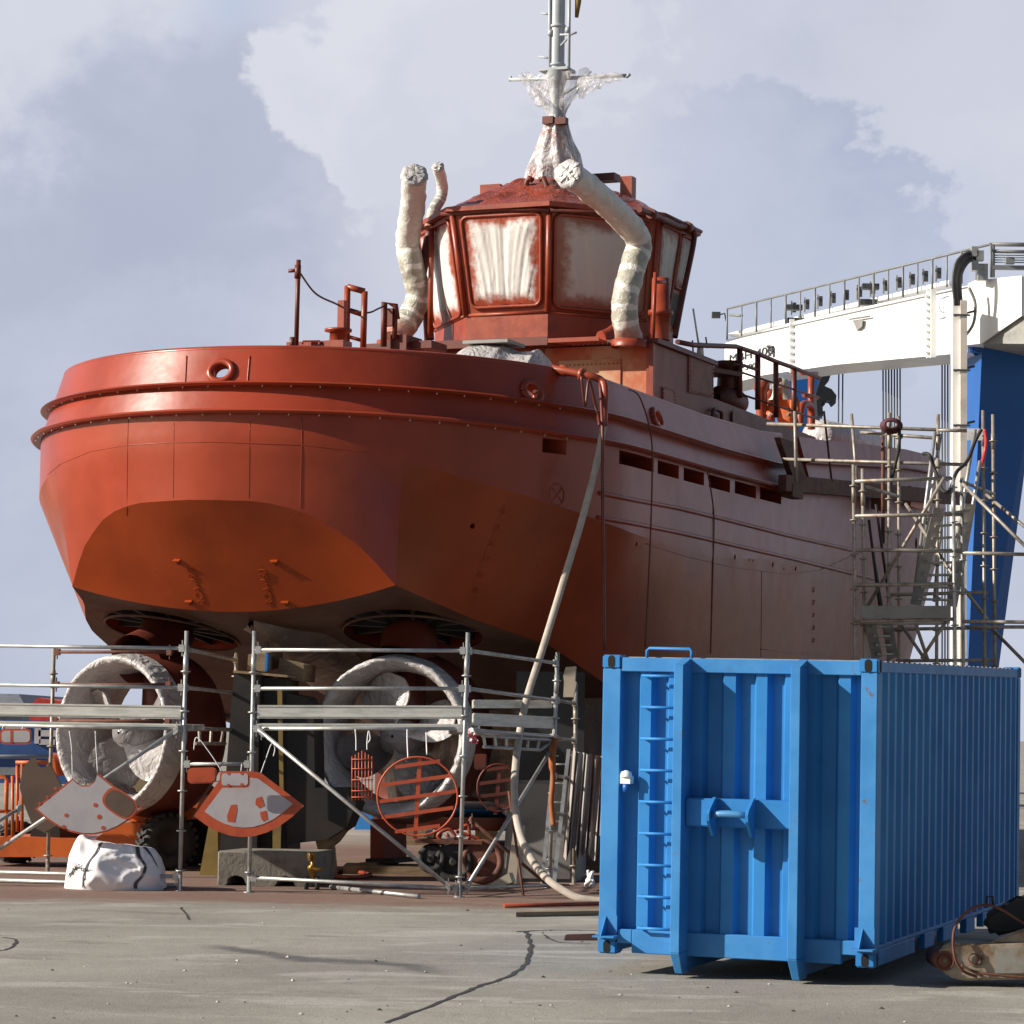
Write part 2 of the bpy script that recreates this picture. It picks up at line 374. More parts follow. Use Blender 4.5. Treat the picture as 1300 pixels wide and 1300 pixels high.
cc = mass(cc, 700, 60, 90, 16, (.50, .51, .565), .6, 1.5)
cc = mixc(nt, mth(nt, 'MULTIPLY', low, .55), cc, (.43, .47, .56))
bg2 = nt.nodes.new('ShaderNodeBackground'); L(nt, cc, bg2.inputs[0]); bg2.inputs[1].default_value = 1.0
# cloud bank ahead of the camera; unseen sky left clear and dim to cut fill
bank = mth(nt, 'MULTIPLY', ramp(nt, sp.outputs[1], .2, .85), ramp(nt, sp.outputs[2], .75, .35))
cover = bank
mx = nt.nodes.new('ShaderNodeMixShader'); L(nt, mth(nt, 'MULTIPLY', cover, .93), mx.inputs[0]); L(nt, bg.outputs[0], mx.inputs[1]); L(nt, bg2.outputs[0], mx.inputs[2])
L(nt, mx.outputs[0], out.inputs[0])
sl = bpy.data.lights.new('sun', 'SUN'); sl.energy = 5.0; sl.angle = R(.53); sl.color = (1, .93, .82)
so = bpy.data.objects.new('sun', sl); COL.objects.link(so); so.rotation_euler = (-S).to_track_quat('-Z', 'Y').to_euler(); so.location = (-40, -10, 40)
sc.view_settings.view_transform = 'Standard'; sc.view_settings.look = 'None'; sc.view_settings.exposure = .55; sc.view_settings.gamma = 1
sc.cycles.max_bounces = 8; sc.cycles.transparent_max_bounces = 12
# ------------------------------------------------------------------ ground
def ground_mat():
    mt, nt, b = nt_new('yard_concrete')
    tc = nt.nodes.new('ShaderNodeTexCoord'); o = tc.outputs['Object']
    c = mixc(nt, ramp(nt, noise_tex(nt, .28, 9, .62, o, dist=.5), .35, .65), (.335, .31, .268), (.245, .225, .196))
    c = mixc(nt, mth(nt, 'MULTIPLY', ramp(nt, noise_tex(nt, .9, 9, .62, o, stretch=(.55, 1.6, 1), dist=.6), .52, .64), .55), c, (.45, .43, .39))
    c = mixc(nt, mth(nt, 'MULTIPLY', ramp(nt, noise_tex(nt, .8, 8, .66, o, stretch=(.7, 1.2, 1), dist=.5), .56, .68), .6), c, (.185, .165, .14))
    c = mixc(nt, mth(nt, 'MULTIPLY', ramp(nt, noise_tex(nt, 30, 4, .7, o), .45, .75), .35), c, (.13, .12, .105))
    c = mixc(nt, mth(nt, 'MULTIPLY', ramp(nt, noise_tex(nt, 55, 3, .7, o), .66, .75), .5), c, (.42, .40, .37))
    sp = nt.nodes.new('ShaderNodeSeparateXYZ'); L(nt, o, sp.inputs[0])
    # old spilt water mark that winds across the slab
    wv = mth(nt, 'ADD', sp.outputs[1], mth(nt, 'MULTIPLY', sp.outputs[0], 1.05))
    wv = mth(nt, 'ADD', wv, mth(nt, 'MULTIPLY', noise_tex(nt, .7, 6, .65, o), 2.2))
    band = mth(nt, 'SUBTRACT', 1.0, ramp(nt, mth(nt, 'ABSOLUTE', mth(nt, 'SUBTRACT', wv, 25.15)), .12, .55))
    lim = mth(nt, 'MULTIPLY', ramp(nt, sp.outputs[0], -3.0, -2.5), ramp(nt, sp.outputs[0], -.3, -.9))
    c = mixc(nt, mth(nt, 'MULTIPLY', mth(nt, 'MULTIPLY', band, lim), .8), c, (.085, .08, .078))
    # primer overspray beside the tug, darkened and widened to paint the shade beneath
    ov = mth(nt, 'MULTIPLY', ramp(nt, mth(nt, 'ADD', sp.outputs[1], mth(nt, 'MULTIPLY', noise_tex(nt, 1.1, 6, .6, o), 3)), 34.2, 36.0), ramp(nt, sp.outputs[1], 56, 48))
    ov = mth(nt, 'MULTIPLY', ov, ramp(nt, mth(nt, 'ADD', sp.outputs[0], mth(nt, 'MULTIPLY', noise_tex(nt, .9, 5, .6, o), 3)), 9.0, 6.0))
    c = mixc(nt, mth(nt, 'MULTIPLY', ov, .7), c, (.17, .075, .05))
    L(nt, c, b.inputs['Base Color']); b.inputs['Roughness'].default_value = .85; b.inputs['Specular IOR Level'].default_value = .3
    bp = nt.nodes.new('ShaderNodeBump'); bp.inputs['Strength'].default_value = .6; bp.inputs['Distance'].default_value = .015
    L(nt, mth(nt, 'ADD', noise_tex(nt, 45, 6, .65, o), mth(nt, 'MULTIPLY', noise_tex(nt, 5, 5, .6, o), 1.5)), bp.inputs['Height']); L(nt, bp.outputs[0], b.inputs['Normal'])
    return mt
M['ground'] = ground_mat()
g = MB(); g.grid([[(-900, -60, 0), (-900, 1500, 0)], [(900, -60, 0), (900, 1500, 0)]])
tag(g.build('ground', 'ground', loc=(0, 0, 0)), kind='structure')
def strip(name, pix, w0, mat='tar', jag=.35, z=.004, n=9):
    P = smooth_path([gnd(*p) for p in pix], n); g = MB(); a, b = [], []
    for i, p in enumerate(P):
        t = (P[min(i+1, len(P)-1)]-P[max(i-1, 0)]).normalized(); s = Vector((-t.y, t.x, 0))
        j = noise.noise(p*6)*.10*jag; ww = w0*(1+noise.noise(p*9+Vector((5, 1, 2)))*jag*1.6)
        a.append(p+s*(j+ww/2)+Vector((0, 0, z))); b.append(p+s*(j-ww/2)+Vector((0, 0, z)))
    g.grid([a, b]); tag(g.build(name, mat), kind='structure')
strip('pavement_crack', [(490, 1299), (560, 1272), (612, 1251), (650, 1238), (668, 1222), (674, 1200), (668, 1182)], .045)
strip('pavement_joint', [(655, 1183), (700, 1181), (775, 1182)], .05)
strip('pavement_crack', [(-6, 1208), (12, 1204), (20, 1194), (4, 1190)], .03, n=6)
strip('pavement_crack', [(230, 1152), (240, 1168)], .025, n=6)
strip('pavement_crack', [(690, 1187), (708, 1196), (750, 1198)], .03, n=6)
# drain cover flush with the slab
c0, c1, c2, c3 = gnd(716, 1194), gnd(758, 1194), gnd(756, 1186), gnd(718, 1187)
g = MB(); up = Vector((0, 0, .004))
g.face([g.bm.verts.new(q+up) for q in (c0, c1, c2, c3)])
g.mat(1)
for k in range(6):
    t = (k+.5)/6; a = c0.lerp(c3, t)+up*2; b = c1.lerp(c2, t)+up*2; g.box((a+b)/2, (b-a)*.94, (c3-c0)*.07, (0, 0, .004))
tag(g.build('drain_grate', ['black', 'rustbeam'], loc=c0), 'dark rusty drain grate set flush in the concrete left of the blue container', 'drain')

# loose grit and chips on the slab
g = MB(); random.seed(12)
for k in range(230):
    x, y = random.uniform(-20, 1320), 1150+150*random.random()**1.1
    q = gnd(x, y); r_ = random.choice((.006, .008, .01, .013, .02))*random.uniform(.7, 1.3); g.mat(k % 2)
    pts = [q+Vector((math.cos(a)*r_*random.uniform(.6, 1.3), math.sin(a)*r_*random.uniform(.6, 1.3), .002)) for a in (0, 1.3, 2.5, 3.8, 5.1)]
    t_ = g.bm.verts.new(q+Vector((0, 0, r_*.8))); vs = [g.bm.verts.new(p) for p in pts]
    for i in range(5): g.face([vs[i], vs[(i+1) % 5], t_])
tag(g.build('loose_grit', [pmat('pale_grit', (.5, .47, .42), .9), pmat('dark_grit', (.07, .06, .05), .9)], loc=(0, 0, 0)), 'fine loose grit and paint chips scattered over the concrete slab', 'grit', kind='stuff')
# ------------------------------------------------------------------ the tug
from mathutils.bvhtree import BVHTree
TUG = thing('tug_boat', ship(10, 0, 0), 'large red primed tug boat out of the water, round stern and wrapped thrusters facing us', 'tug boat')
A_, B_ = 5.0, 4.5
PHC = R(37)
zF2 = lambda u: interp(u, [(0, 6.28), (1, 6.25), (3, 6.18), (9, 6.17), (12, 6.2), (15, 6.45), (18, 6.7), (21, 6.95), (31, 7.55)])
zT = lambda u: interp(u, [(0, 7.17), (9, 7.08), (12, 7.12), (13.2, 7.2), (15, 7.3), (18, 7.52), (21, 7.72), (31, 8.2)])
zK = lambda u: interp(u, [(0, 5.87), (.5, 5.78), (1.2, 5.6), (1.7, 5.46), (2.3, 5.33), (3, 5.2), (4, 5.04), (5, 4.95), (7, 4.84), (9, 4.83), (12, 5.0), (15, 5.2), (18, 5.4), (31, 6.2)])
zA = lambda t: interp(t, [(0, 5.10), (.335, 5.08), (.476, 5.01), (.608, 4.88), (.81, 4.54), (.916, 4.25), (1, 4.0)])
vC = lambda u: interp(u, [(1.25, 2.53), (2, 2.78), (2.55, 3.1), (3.25, 3.4), (4.1, 3.65), (4.9, 3.85), (7, 4.0), (12, 4.05), (18, 4.0)])
zC = lambda u: interp(u, [(1.25, 4.0), (2, 3.8), (2.55, 3.6), (3.25, 3.44), (4.1, 3.27), (4.9, 2.97), (7, 2.4), (10, 1.9), (14, 1.6), (18, 1.4), (25, 1.2)])
zKeel = lambda u: interp(u, [(1.45, 3.65), (3.4, 3.22), (5, 2.85), (8, 2.1), (12, 1.3), (16, 1.05), (24, 1.0)])
def plan(c, ins=0., LL=30.3):
    k, t = c
    if k == 's': return A_-(A_-ins)*math.cos(t), (B_-ins)*math.sin(t)
    if k == 'm': return t, B_-ins
    return 18+(LL-18-ins)*math.sin(t), (B_-ins)*math.cos(t)**.62 if t < PI/2-1e-6 else 0.
cols = [('s', PHC*i/10) for i in range(11)]+[('s', PHC+(PI/2-PHC)*i/14) for i in range(1, 15)]
cols += [('m', 5+i) for i in range(1, 13)]+[('b', PI/2*i/14) for i in range(0, 15)]
iC = 10
def rowpts(c, i):
    """hull points of one column on starboard: F2, K, low edge, ... keel"""
    u, v = plan(c); F = (u, v, zF2(u))
    u2, v2 = plan(c, 0, 29.2); K = (u2, v2, zK(u2))
    if i <= iC:
        ua, va = plan(c, .08+.22*(c[1]/PHC)**1.4); lo = (ua, va, zA(c[1]/PHC)); f = va/2.53
        E = (1.45-.2*f, va, 3.65+.35*f*f); kk = 1.45+1.6*i/iC; Kl = (kk, 0, zKeel(kk))
        return F, K, lo, E, Kl
    if c[0] == 's': uc = 1.25+(u2-1.007)*(5-1.25)/(5-1.007)
    elif c[0] == 'm': uc = c[1]
    else: uc = 18+6.6*math.sin(c[1])
    vc = vC(uc) if c[0] != 'b' else 4.0*math.cos(c[1])**.62 if c[1] < PI/2-1e-6 else 0.
    lo = (uc, vc, zC(uc)); kk = uc+1.6*(1-max(0, (uc-8))/19.5); Kl = (kk, 0, zKeel(kk))
    return F, K, lo, lo, Kl
hb = MB()
def SP(p, sg): return ship(p[0], p[1]*sg, p[2])
RP = [rowpts(c, i) for i, c in enumerate(cols)]
mid = lambda a, b, t: tuple(lerp(x, y, t) for x, y in zip(a, b))
for sg in (1, -1):
    hb.grid([[SP(mid(r[0], r[1], t), sg) for t in (0, .33, .66, 1)] for r in RP])
    hb.grid([[SP(mid(r[1], r[2], t), sg) for t in (0, .25, .5, .75, 1)] for r in RP[:iC+1]]); hb.mat(1)
    hb.grid([[SP(mid(r[1], r[2], t), sg) for t in (0, .25, .5, .75, 1)] for r in RP[iC:]])
    hb.grid([[SP(mid(r[2], r[3], t), sg) for t in (0, .5, 1)] for r in RP[:iC+1]], smooth=False)
    hb.mat(2); hb.grid([[SP(mid(r[3], r[4], t), sg) for t in (0, .2, .4, .6, .8, 1)] for r in RP])
    hb.mat(0); hb.grid([[SP(r[0], sg), ship(r[0][0], 0, r[0][2])] for r in RP], smooth=False)
bmesh.ops.remove_doubles(hb.bm, verts=hb.bm.verts, dist=2e-4)
bmesh.ops.dissolve_degenerate(hb.bm, dist=1e-4, edges=hb.bm.edges)
bmesh.ops.recalc_face_normals(hb.bm, faces=hb.bm.faces)
BV = BVHTree.FromBMesh(hb.bm)
def hit(px, py, off=0.0, tree=None):
    d = ray(px, py).normalized(); p, n, i, dist = (tree or BV).ray_cast(EYE, d)
    if p is None: return None
    if n.dot(d) > 0: n = -n
    return p+n*off, n
hull = hb.build('hull', ['hull', 'hull_low', 'hull_bottom'], TUG)

def boolean(o, cutters):
    cm = MB()
    for kind, a in cutters:
        if kind == 'cyl':
            c, ax, r, h, n = a; cm.lathe(Vector(c)-Vector(ax).normalized()*h/2, ax, [(0, r), (h, r)], n, caps=True)
        else: cm.hexa(a)
    co = cm.build('cut', 'hull', TUG)
    md = o.modifiers.new('b', 'BOOLEAN'); md.operation = 'DIFFERENCE'; md.solver = 'EXACT'; md.use_self = True; md.object = co
    bpy.context.view_layer.update()
    me = bpy.data.meshes.new_from_object(o.evaluated_get(bpy.context.evaluated_depsgraph_get()))
    o.modifiers.clear(); o.data = me; bpy.data.objects.remove(co)
    me.set_sharp_from_angle(angle=R(14))
cut = []
WELL = []
for sg in (1, -1):
    p = ship(3.1, 1.95*sg, 3.41); n = (SF*.22-SS*sg*.06+Vector((0, 0, 1))).normalized()
    WELL.append((p, n)); cut.append(('cyl', (p, n, 1.0, .9, 40)))
def ub(px, py, v=4.5): return (SV(px, py, v)-SO).dot(SF)
FP = []
for x0, x1, y in ((788, 830, 580), (835, 862, 588), (868, 894, 594), (900, 927, 602), (933, 960, 609), (965, 992, 617)):
    u0, u1 = ub(x0, y), ub(x1, y); FP.append((u0, u1))
u_, v_ = 2.95, 4.1
FP.append((2.75, 3.2))
for u0, u1 in FP:
    z1 = zF2((u0+u1)/2)-.07; z0 = z1-.2; va, vb = (3.6, 4.9) if u0 < 3.5 else (4.0, 4.8)
    for sg in (1, -1):
        cut.append(('hex', [ship(a, b*sg, c) for c in (z0, z1) for a, b in ((u0, va), (u1, va), (u1, vb), (u0, vb))]))
for px, py, r in ((600, 668, .04), (808, 691, .035), (933, 707, .045), (951, 711, .025), (956, 712, .025), (981, 717, .045), (995, 722, .02), (1010, 722, .045), (1163, 690, .12)):
    h_ = hit(px, py)
    if h_: cut.append(('cyl', (h_[0], h_[1], r, .3, 12)))
boolean(hull, cut)

# bulwark round the stern with its mooring eyes
def bul(c, t, side, ins_out, th=.10):
    u, v = plan(c, ins_out); return (u, v*side)
def bcol(c, sg):
    u0, v0 = plan(c); uT, vT = plan(c, .3); uTi, vTi = plan(c, .38); ui, vi = plan(c, .09); um, vm = plan(c, .14)
    zt, zb = zT(uT), zF2(u0)+.002; zm = lerp(zb, zt, .46)
    return [ship(u0, v0*sg, zb), ship(um, vm*sg, zm), ship(uT, vT*sg, zt), ship(uTi, vTi*sg, zt), ship(ui, vi*sg, zb)]
bc = [('s', PI/2*i/26) for i in range(27)]+[('m', u) for u in (6, 7, 8, 9, 10, 11, 12, 12.7, 13.1)]
bb = MB(); P = [bcol(c, -1) for c in bc[::-1]]+[bcol(c, 1) for c in bc[1:]]
for q in range(5): # leaning forward ends
    P[0][q] += SF*(.28*(1-abs(q-0)/4) if q < 1 else 0); P[-1][q] += SF*(.28 if q in (0, 4) else 0)
V = bb.grid(P, closev=True); bb.face(V[0]); bb.face(V[-1][::-1])
bmesh.ops.recalc_face_normals(bb.bm, faces=bb.bm.faces)
BW = BVHTree.FromBMesh(bb.bm)
bulw = bb.build('bulwark', 'hull', TUG)
eyes = [hit(281, 472, 0, BW), hit(675, 498, 0, BW), hit(833, 532, 0, BW)]
boolean(bulw, [('cyl', (p, n, .115, 1.2 if k == 0 else .7, 24)) for k, (p, n) in enumerate(eyes)])
for k, (p, n) in enumerate(eyes):
    e = MB(); a = n.cross(Vector((0, 0, 1))).normalized(); b = n.cross(a)
    e.tube([p+n*.01+(a*math.cos(t)*1.12+b*math.sin(t))*.145 for t in [2*PI*i/28 for i in range(29)]], .05, 8, caps=False)
    e.tube([p-n*.10+(a*math.cos(t)*1.12+b*math.sin(t))*.145 for t in [2*PI*i/28 for i in range(29)]], .05, 8, caps=False)
    e.build('mooring_eye', 'hull', TUG)
e = MB(); e.tube([q[2].lerp(q[3], .5) for q in P], .045, 8); e.build('bulwark_rail', 'hull', TUG)
# forward bulwark
fb = MB(); fc = [('m', 13.55), ('m', 14), ('m', 15), ('m', 16), ('m', 17)]+[('b', PI/2*i/14) for i in range(0, 15)]
def fcol(c, sg):
    u0, v0 = plan(c); uT, vT = plan(c, .15, 31.0); uTi, vTi = plan(c, .24, 31.0); ui, vi = plan(c, .1)
    return [ship(u0, v0*sg, zF2(u0)+.002), ship(uT, vT*sg, zT(uT)), ship(uTi, vTi*sg, zT(uT)), ship(ui, vi*sg, zF2(u0)+.002)]
P2 = [fcol(c, 1) for c in fc]+[fcol(c, -1) for c in fc[-2::-1]]
P2[0][0] += SF*.35; P2[0][3] += SF*.35
V = fb.grid(P2, closev=True); fb.face(V[0]); fb.face(V[-1][::-1])
o = fb.build('forward_bulwark', 'hull', TUG); o.data.set_sharp_from_angle(angle=R(25))
# rubbing flanges
def flange(ins, zf, out, th, name, cl, LL=30.3):
    g = MB(); row = []
    for sg, seq in ((-1, cl[::-1]), (1, cl[1:])):
        for c in seq:
            u, v = plan(c, ins, LL); uo, vo = plan(c, ins-out, LL); z = zf(u); um, vm = plan(c, ins-out*.8, LL)
            row.append([ship(u, v*sg, z+th*.9), ship(um, vm*sg, z+th*.7), ship(uo, vo*sg, z), ship(um, vm*sg, z-th*.7), ship(u, v*sg, z-th*.9)])
    V = g.grid(row, smooth=True, closev=True); g.face(V[0]); g.face(V[-1][::-1]); g.mat(1)
    for c in [('s', R(a)) for a in range(-52, 70, 5)]:
        u, v = plan(('s', abs(c[1])), ins-out*.45, LL); v *= (1 if c[1] > 0 else -1)
        g.lathe(ship(u, v, zf(u)-th*1.5), (0, 0, 1), [(0, .009), (.02, .009)], 8, caps=True)
    o = g.build(name, ['hull', 'bolt'], TUG); o.data.set_sharp_from_angle(angle=R(40)); return o
zF1 = lambda u: lerp(zF2(u), zT(u), .44)
flange(.14, zF1, .16, .035, 'rubbing_flange', bc)
fl2 = bc
flange(-.01, zF2, .14, .04, 'rubbing_flange', fl2)
g = MB()
row = []
for c in fc:
    u, v = plan(c, .06); uo, vo = plan(c, -.08); z = lerp(zF2(u), zT(u), .5)
    row.append([ship(u, v, z+.03), ship(uo, vo, z), ship(u, v, z-.03)])
g.grid(row, closev=True); g.build('rubbing_flange', 'hull', TUG)
# plate seams, half-round strakes
def seam(pix, r=.009, off=.002, mat='hull', name='weld_seam', tree=None, n=8):
    pts = []
    for (x0, y0), (x1, y1) in zip(pix, pix[1:]):
        for k in range(n):
            h_ = hit(lerp(x0, x1, k/n), lerp(y0, y1, k/n), off, tree)
            if h_: pts.append(h_[0])
    h_ = hit(*pix[-1], off, tree)
    if h_: pts.append(h_[0])
    if len(pts) > 2:
        g = MB(); g.tube(pts, r, 6); return g.build(name, mat, TUG)
seam([(163, 532), (162, 565), (161, 655)], .004); seam([(383, 530), (383, 565), (381, 654)], .005)
seam([(60, 603), (77, 589), (115, 573), (162, 565), (215, 562), (270, 561), (385, 565), (470, 574)], .005)
for x in (221, 317): seam([(x, 536), (x-1, 632)], .003)
seam([(237, 452), (235, 488)], .012, tree=BW); seam([(317, 452), (314, 488)], .012, tree=BW)
seam([(600, 742), (640, 640)], .004)
seam([(760, 626), (800, 634), (860, 645), (930, 662), (1000, 680), (1084, 699)], .035, 0, name='half_round_strake')
seam([(758, 657), (800, 664), (860, 676), (930, 692), (1000, 708), (1110, 735)], .035, 0, name='half_round_strake')
seam([(820, 690), (870, 706), (930, 720), (1000, 729), (1040, 724), (1090, 702), (1130, 690)], .008)
seam([(967, 724), (966, 834)], .004); seam([(905, 640), (902, 830)], .003)
seam([(965, 824), (1060, 833)], .006)
# raised lettering and marks welded on the plating
def marks(body, px, py, size, dx, dy, name='raised_lettering'):
    a = hit(px, py, .004); 
    if not a: return
    x = hit(px+dx[0]*12, py+dx[1]*12, .004)[0]-a[0]; n = a[1]; y = n.cross(x)
    return text_mesh(body, size, a[0], x, y, 'hull_low', name, TUG, .008)
marks('RCA-450', 262, 768, .17, (-.35, -1), 0); marks('RCA-450', 348, 769, .17, (-.22, -1), 0)
for k, s_ in enumerate(('36', '34', '32', '30', '28')): marks(s_, 1031, 752+k*16, .13, (1, .05), 0, 'draught_mark')
for k, s_ in enumerate(('40', '38', '36', '34', '32', '30')): marks(s_, 632-k*7, 652+k*20, .12, (1, .2), 0, 'draught_mark')
for px, py in ((226, 713), (349, 714), (241, 765), (363, 766)):
    p, n = hit(px, py); a = n.cross(Vector((0, 0, 1))).normalized(); b = a.cross(n)
    g = MB(); g.box(p+n*.02+b*.035, a*.11, b*.02, n*.05); g.box(p+n*.02, a*.016, b*.08, n*.04); g.lathe(p+n*.01-b*.01, n, [(0, .025), (.02, .025)], 10, caps=True)
    g.build('anode_lug', 'hull_low', TUG)
p, n = hit(707, 628); a = n.cross(Vector((0, 0, 1))).normalized(); b = n.cross(a)
g = MB(); g.tube([p+(a*math.cos(t)+b*math.sin(t))*.15 for t in [2*PI*i/24 for i in range(25)]], .008, 6, caps=False)
g.tube([p+a*.09+b*.09, p-a*.09-b*.09], .008, 6); g.tube([p+a*.09-b*.09, p-a*.09+b*.09], .008, 6)
g.build('thruster_symbol', 'hull', TUG)

# thruster wells: cover plate deep in the hole, spokes and hub
for sg, (p, n) in zip((1, -1), WELL):
    g = MB(); a = n.cross(Vector((0, 1, 0))).normalized(); b = n.cross(a); q = p+n*.3
    for k in range(12):
        t = 2*PI*k/12; d_ = a*math.cos(t)+b*math.sin(t); g.box(q+d_*.62-n*.12, d_*.72, n.cross(d_)*.05, n*.2)
    g.lathe(q-n*.45, n, [(0, .30), (.1, .36), (.2, .30), (.45, .34)], 24, caps=True)
    g.build('thruster_well_ring', 'black2', TUG)
    e = MB(); e.tube([p+(a*math.cos(t)+b*math.sin(t))*1.0 for t in [2*PI*i/40 for i in range(41)]], .02, 6, caps=False); e.build('well_rim', 'hull_bottom', TUG)

# nozzles
def nozzle(c, yaw, seed, blades, top):
    ax = Vector((math.sin(yaw), math.cos(yaw), -.02)).normalized()      # forward
    a = ax.cross(Vector((0, 0, 1))).normalized(); b = a.cross(ax)
    g = MB()
    g.lathe(c, ax, [(.10, 1.06), (.16, 1.10), (.4, 1.14), (.75, 1.19), (1.0, 1.22), (1.12, 1.19), (1.12, 1.12)], 56)
    nz = g.build('thruster_nozzle', 'red_dark', TUG)
    def fn(an, j, h, r):
        q = Vector((math.cos(an)*3, math.sin(an)*3, j*.45))
        fold = (abs(math.sin(an*19+6*noise.noise(q*1.2)+j*.35))**4*.011+noise.noise(q*5)*.0025)*(j > 0)
        return h+wr(q, 1.0, .02, seed)+fold*.4, r+wr(q, .7, .012, seed+1)-fold*(1 if j > 5 else -1)
    w_ = MB()
    w_.lathe(c, ax, [(.34, 1.145), (.2, 1.12), (.08, 1.10), (.0, 1.085), (-.025, 1.055), (-.01, 1.02), (.06, .985), (.18, .955), (.35, .93), (.6, .915), (.9, .93), (1.1, .97)], 220, fn=fn)
    w_.build('nozzle_film', 'wrapwhite', nz)
    pr = MB()
    hubc = c+ax*.5
    pr.lathe(hubc-ax*.35, ax, [(0, .02), (.03, .16), (.15, .24), (.5, .27), (.8, .24)], 24, fn=lambda an, j, h, r: (h, r*(1+wr((math.cos(an), math.sin(an), j), 1.2, .12, seed))))
    pr.build('propeller_hub', 'wrapdim', nz)
    for k, (a0, wd, r1) in enumerate(blades):
        bl = MB(); Pf = []
        nu, nv = 34, 34
        for i in range(nu+1):
            s_ = i/nu; row = []
            for j in range(nv+1):
                t = j/nv*2-1; tt = t if t >= 0 else t
                rr = lerp(.18, r1, s_**.9); wl = wd*(.55+.45*math.sin(PI*min(1, s_*.8+.2)))*(1 if s_ < .9 else 1-.35*((s_-.9)/.1))
                an = a0+t*wl; dep = t*.34*(1-.4*s_)+wr((an*1.2, s_*1.6, k), 1.3, .07, seed+k)+abs(math.sin((an*5-s_*4+2*noise.noise(Vector((an*3, s_*4, seed)))) * 3.0))**8*.009
                rr += wr((an*3, s_*2, k+4), 1.0, .05, seed)*s_
                row.append(hubc+(a*math.cos(an)+b*math.sin(an))*rr+ax*(dep-.05*(1-t*t)*(1-s_*.5)))
            Pf.append(row)
        bl.grid(Pf)
        Pb = [[q+ax*.07 for q in row] for row in Pf]; bl.grid(Pb)
        edge = [Pf[0], Pf[-1], [r_[0] for r_ in Pf], [r_[-1] for r_ in Pf]]; edb = [Pb[0], Pb[-1], [r_[0] for r_ in Pb], [r_[-1] for r_ in Pb]]
        for e1, e2 in zip(edge, edb): bl.grid([e1, e2])
        bl.build('wrapped_blade', 'wrapdim' if k % 2 else 'wrapwhite', nz)
    st = MB()
    st.lathe(top, (c+ax*.6+Vector((0, 0, 1.1)))-top, [(0, .36), (.2, .42), (.5, .34), ((c+ax*.6+Vector((0, 0, 1.1))-top).length+.15, .42)], 24)
    # bracket behind the ring that carries the gear housing
    st.tube([c+ax*.95+Vector((0, 0, 1.1)), c+ax*.95, c+ax*1.7], [.22, .26, .2], 16)
    st.build('thruster_stem', 'red_dark', nz)
    return nz
nozzle(ship(1.75, -2.13, 1.95), R(36), 3, [(R(150), R(27), .9), (R(200)+R(30), R(30), .86), (R(-32), R(34), .9), (R(48), R(24), .88)], WELL[1][0])
nozzle(ship(2.2, 2.03, 1.97), R(14), 11, [(R(112), R(42), .9), (R(205), R(30), .88), (R(22), R(30), .88), (R(-62), R(26), .9)], WELL[0][0])

# centre skeg under white film, film curtains forward of the thrusters
g = MB(); rows = []
for i in range(16):
    u = lerp(1.9, 9, i/15); wv_ = interp(u, [(1.9, .05), (3, .5), (9, .6)]); zb = interp(u, [(1.9, 3.45), (2.8, 3.0), (4, 2.75), (9, 1.25)])
    rows.append([ship(u, wv_*1.6, zKeel(u)+.12)+Vector((0, 0, wr((u, 1, 0), 2, .08)))]+[ship(u+wr((u*2, k, 3), 1, .1), wv_*math.cos(PI*k/8)*1.1, lerp(zKeel(u), zb, math.sin(PI*k/8))+wr((u*3, k, 1), 1.2, .1)) for k in range(9)]+[ship(u, -wv_*1.6, zKeel(u)+.12)])
g.grid(rows); g.build('skeg_film', 'drape', TUG)
def curtain(p0, p1, z0f, z1f, seed, name='film_curtain', mat='drape', nx=60, nz=14, amp=.22):
    g = MB(); P = []
    for i in range(nx+1):
        s_ = i/nx; q = p0.lerp(p1, s_); row = []
        for j in range(nz+1):
            t = j/nz; z = lerp(z1f(s_), z0f(s_), t)
            off = (math.sin(s_*38+seed)*.35+noise.noise(Vector((s_*9, t*1.2, seed)))*1.4)*amp*(.25+.75*t)
            row.append(Vector((q.x, q.y, z))+SF*off*1+SS*wr((s_*6, t*4, seed), 1, .15))
        P.append(row)
    g.grid(P); return g.build(name, mat, TUG)
curtain(ship(7.6, -.6, 0), ship(6.2, 3.9, 0), lambda s_: .75+.4*math.sin(s_*5)**2, lambda s_: zKeel(7.5)+.35+.25*s_, 2.)
curtain(ship(6.2, 3.7, 0), ship(10.5, 4.0, 0), lambda s_: .04, lambda s_: zC(6.2+4.3*s_)+.12, 5.)  # added curtain, dropped to the slab to black out the shaded gap
curtain(ship(7.8, -4.0, 0), ship(7.4, -.5, 0), lambda s_: 2.0+.3*math.sin(s_*5), lambda s_: zKeel(7.5)+.4, 8.)

# ---------------------------------------------------------------- superstructure
DK = 6.15
g = MB()
g.hexa([ship(10.3, -2.85, DK), ship(10.3, 2.87, DK), ship(13.3, 2.87, DK), ship(13.3, -2.85, DK), ship(10.3, -2.85, 8.46), ship(10.3, 2.87, 8.46), ship(13.3, 2.87, 8.46), ship(13.3, -2.85, 8.46)])
dh = g.build('deckhouse', 'dusty_red', TUG)
g = MB(); g.box(ship(10.285, 1.9, 7.3), SS*1.92, SF*.03, Vector((0, 0, 2.3))); g.build('aft_wall_plate', 'orange_wall', dh)
g = MB(); g.box(ship(10.26, 1.75, 7.35), SS*1.1, SF*.03, Vector((0, 0, 1.75))); g.mat(1)
for k in range(14):
    for z in (6.55, 8.15): g.lathe(ship(10.24, 1.25+k*1.0/13, z), SF, [(-.012, .014), (.01, .014)], 6, caps=True)
g.build('access_panel', [pmat('worn_cream_orange', (.46, .28, .16), .6, col2=(.42, .12, .05), scale=1.5, lo=.4, hi=.62), 'red'], dh)
g = MB(); g.box(ship(10.27, 2.82, 7.3), SS*.12, SF*.08, Vector((0, 0, 2.33))); g.build('corner_post', 'red', dh)
g = MB()
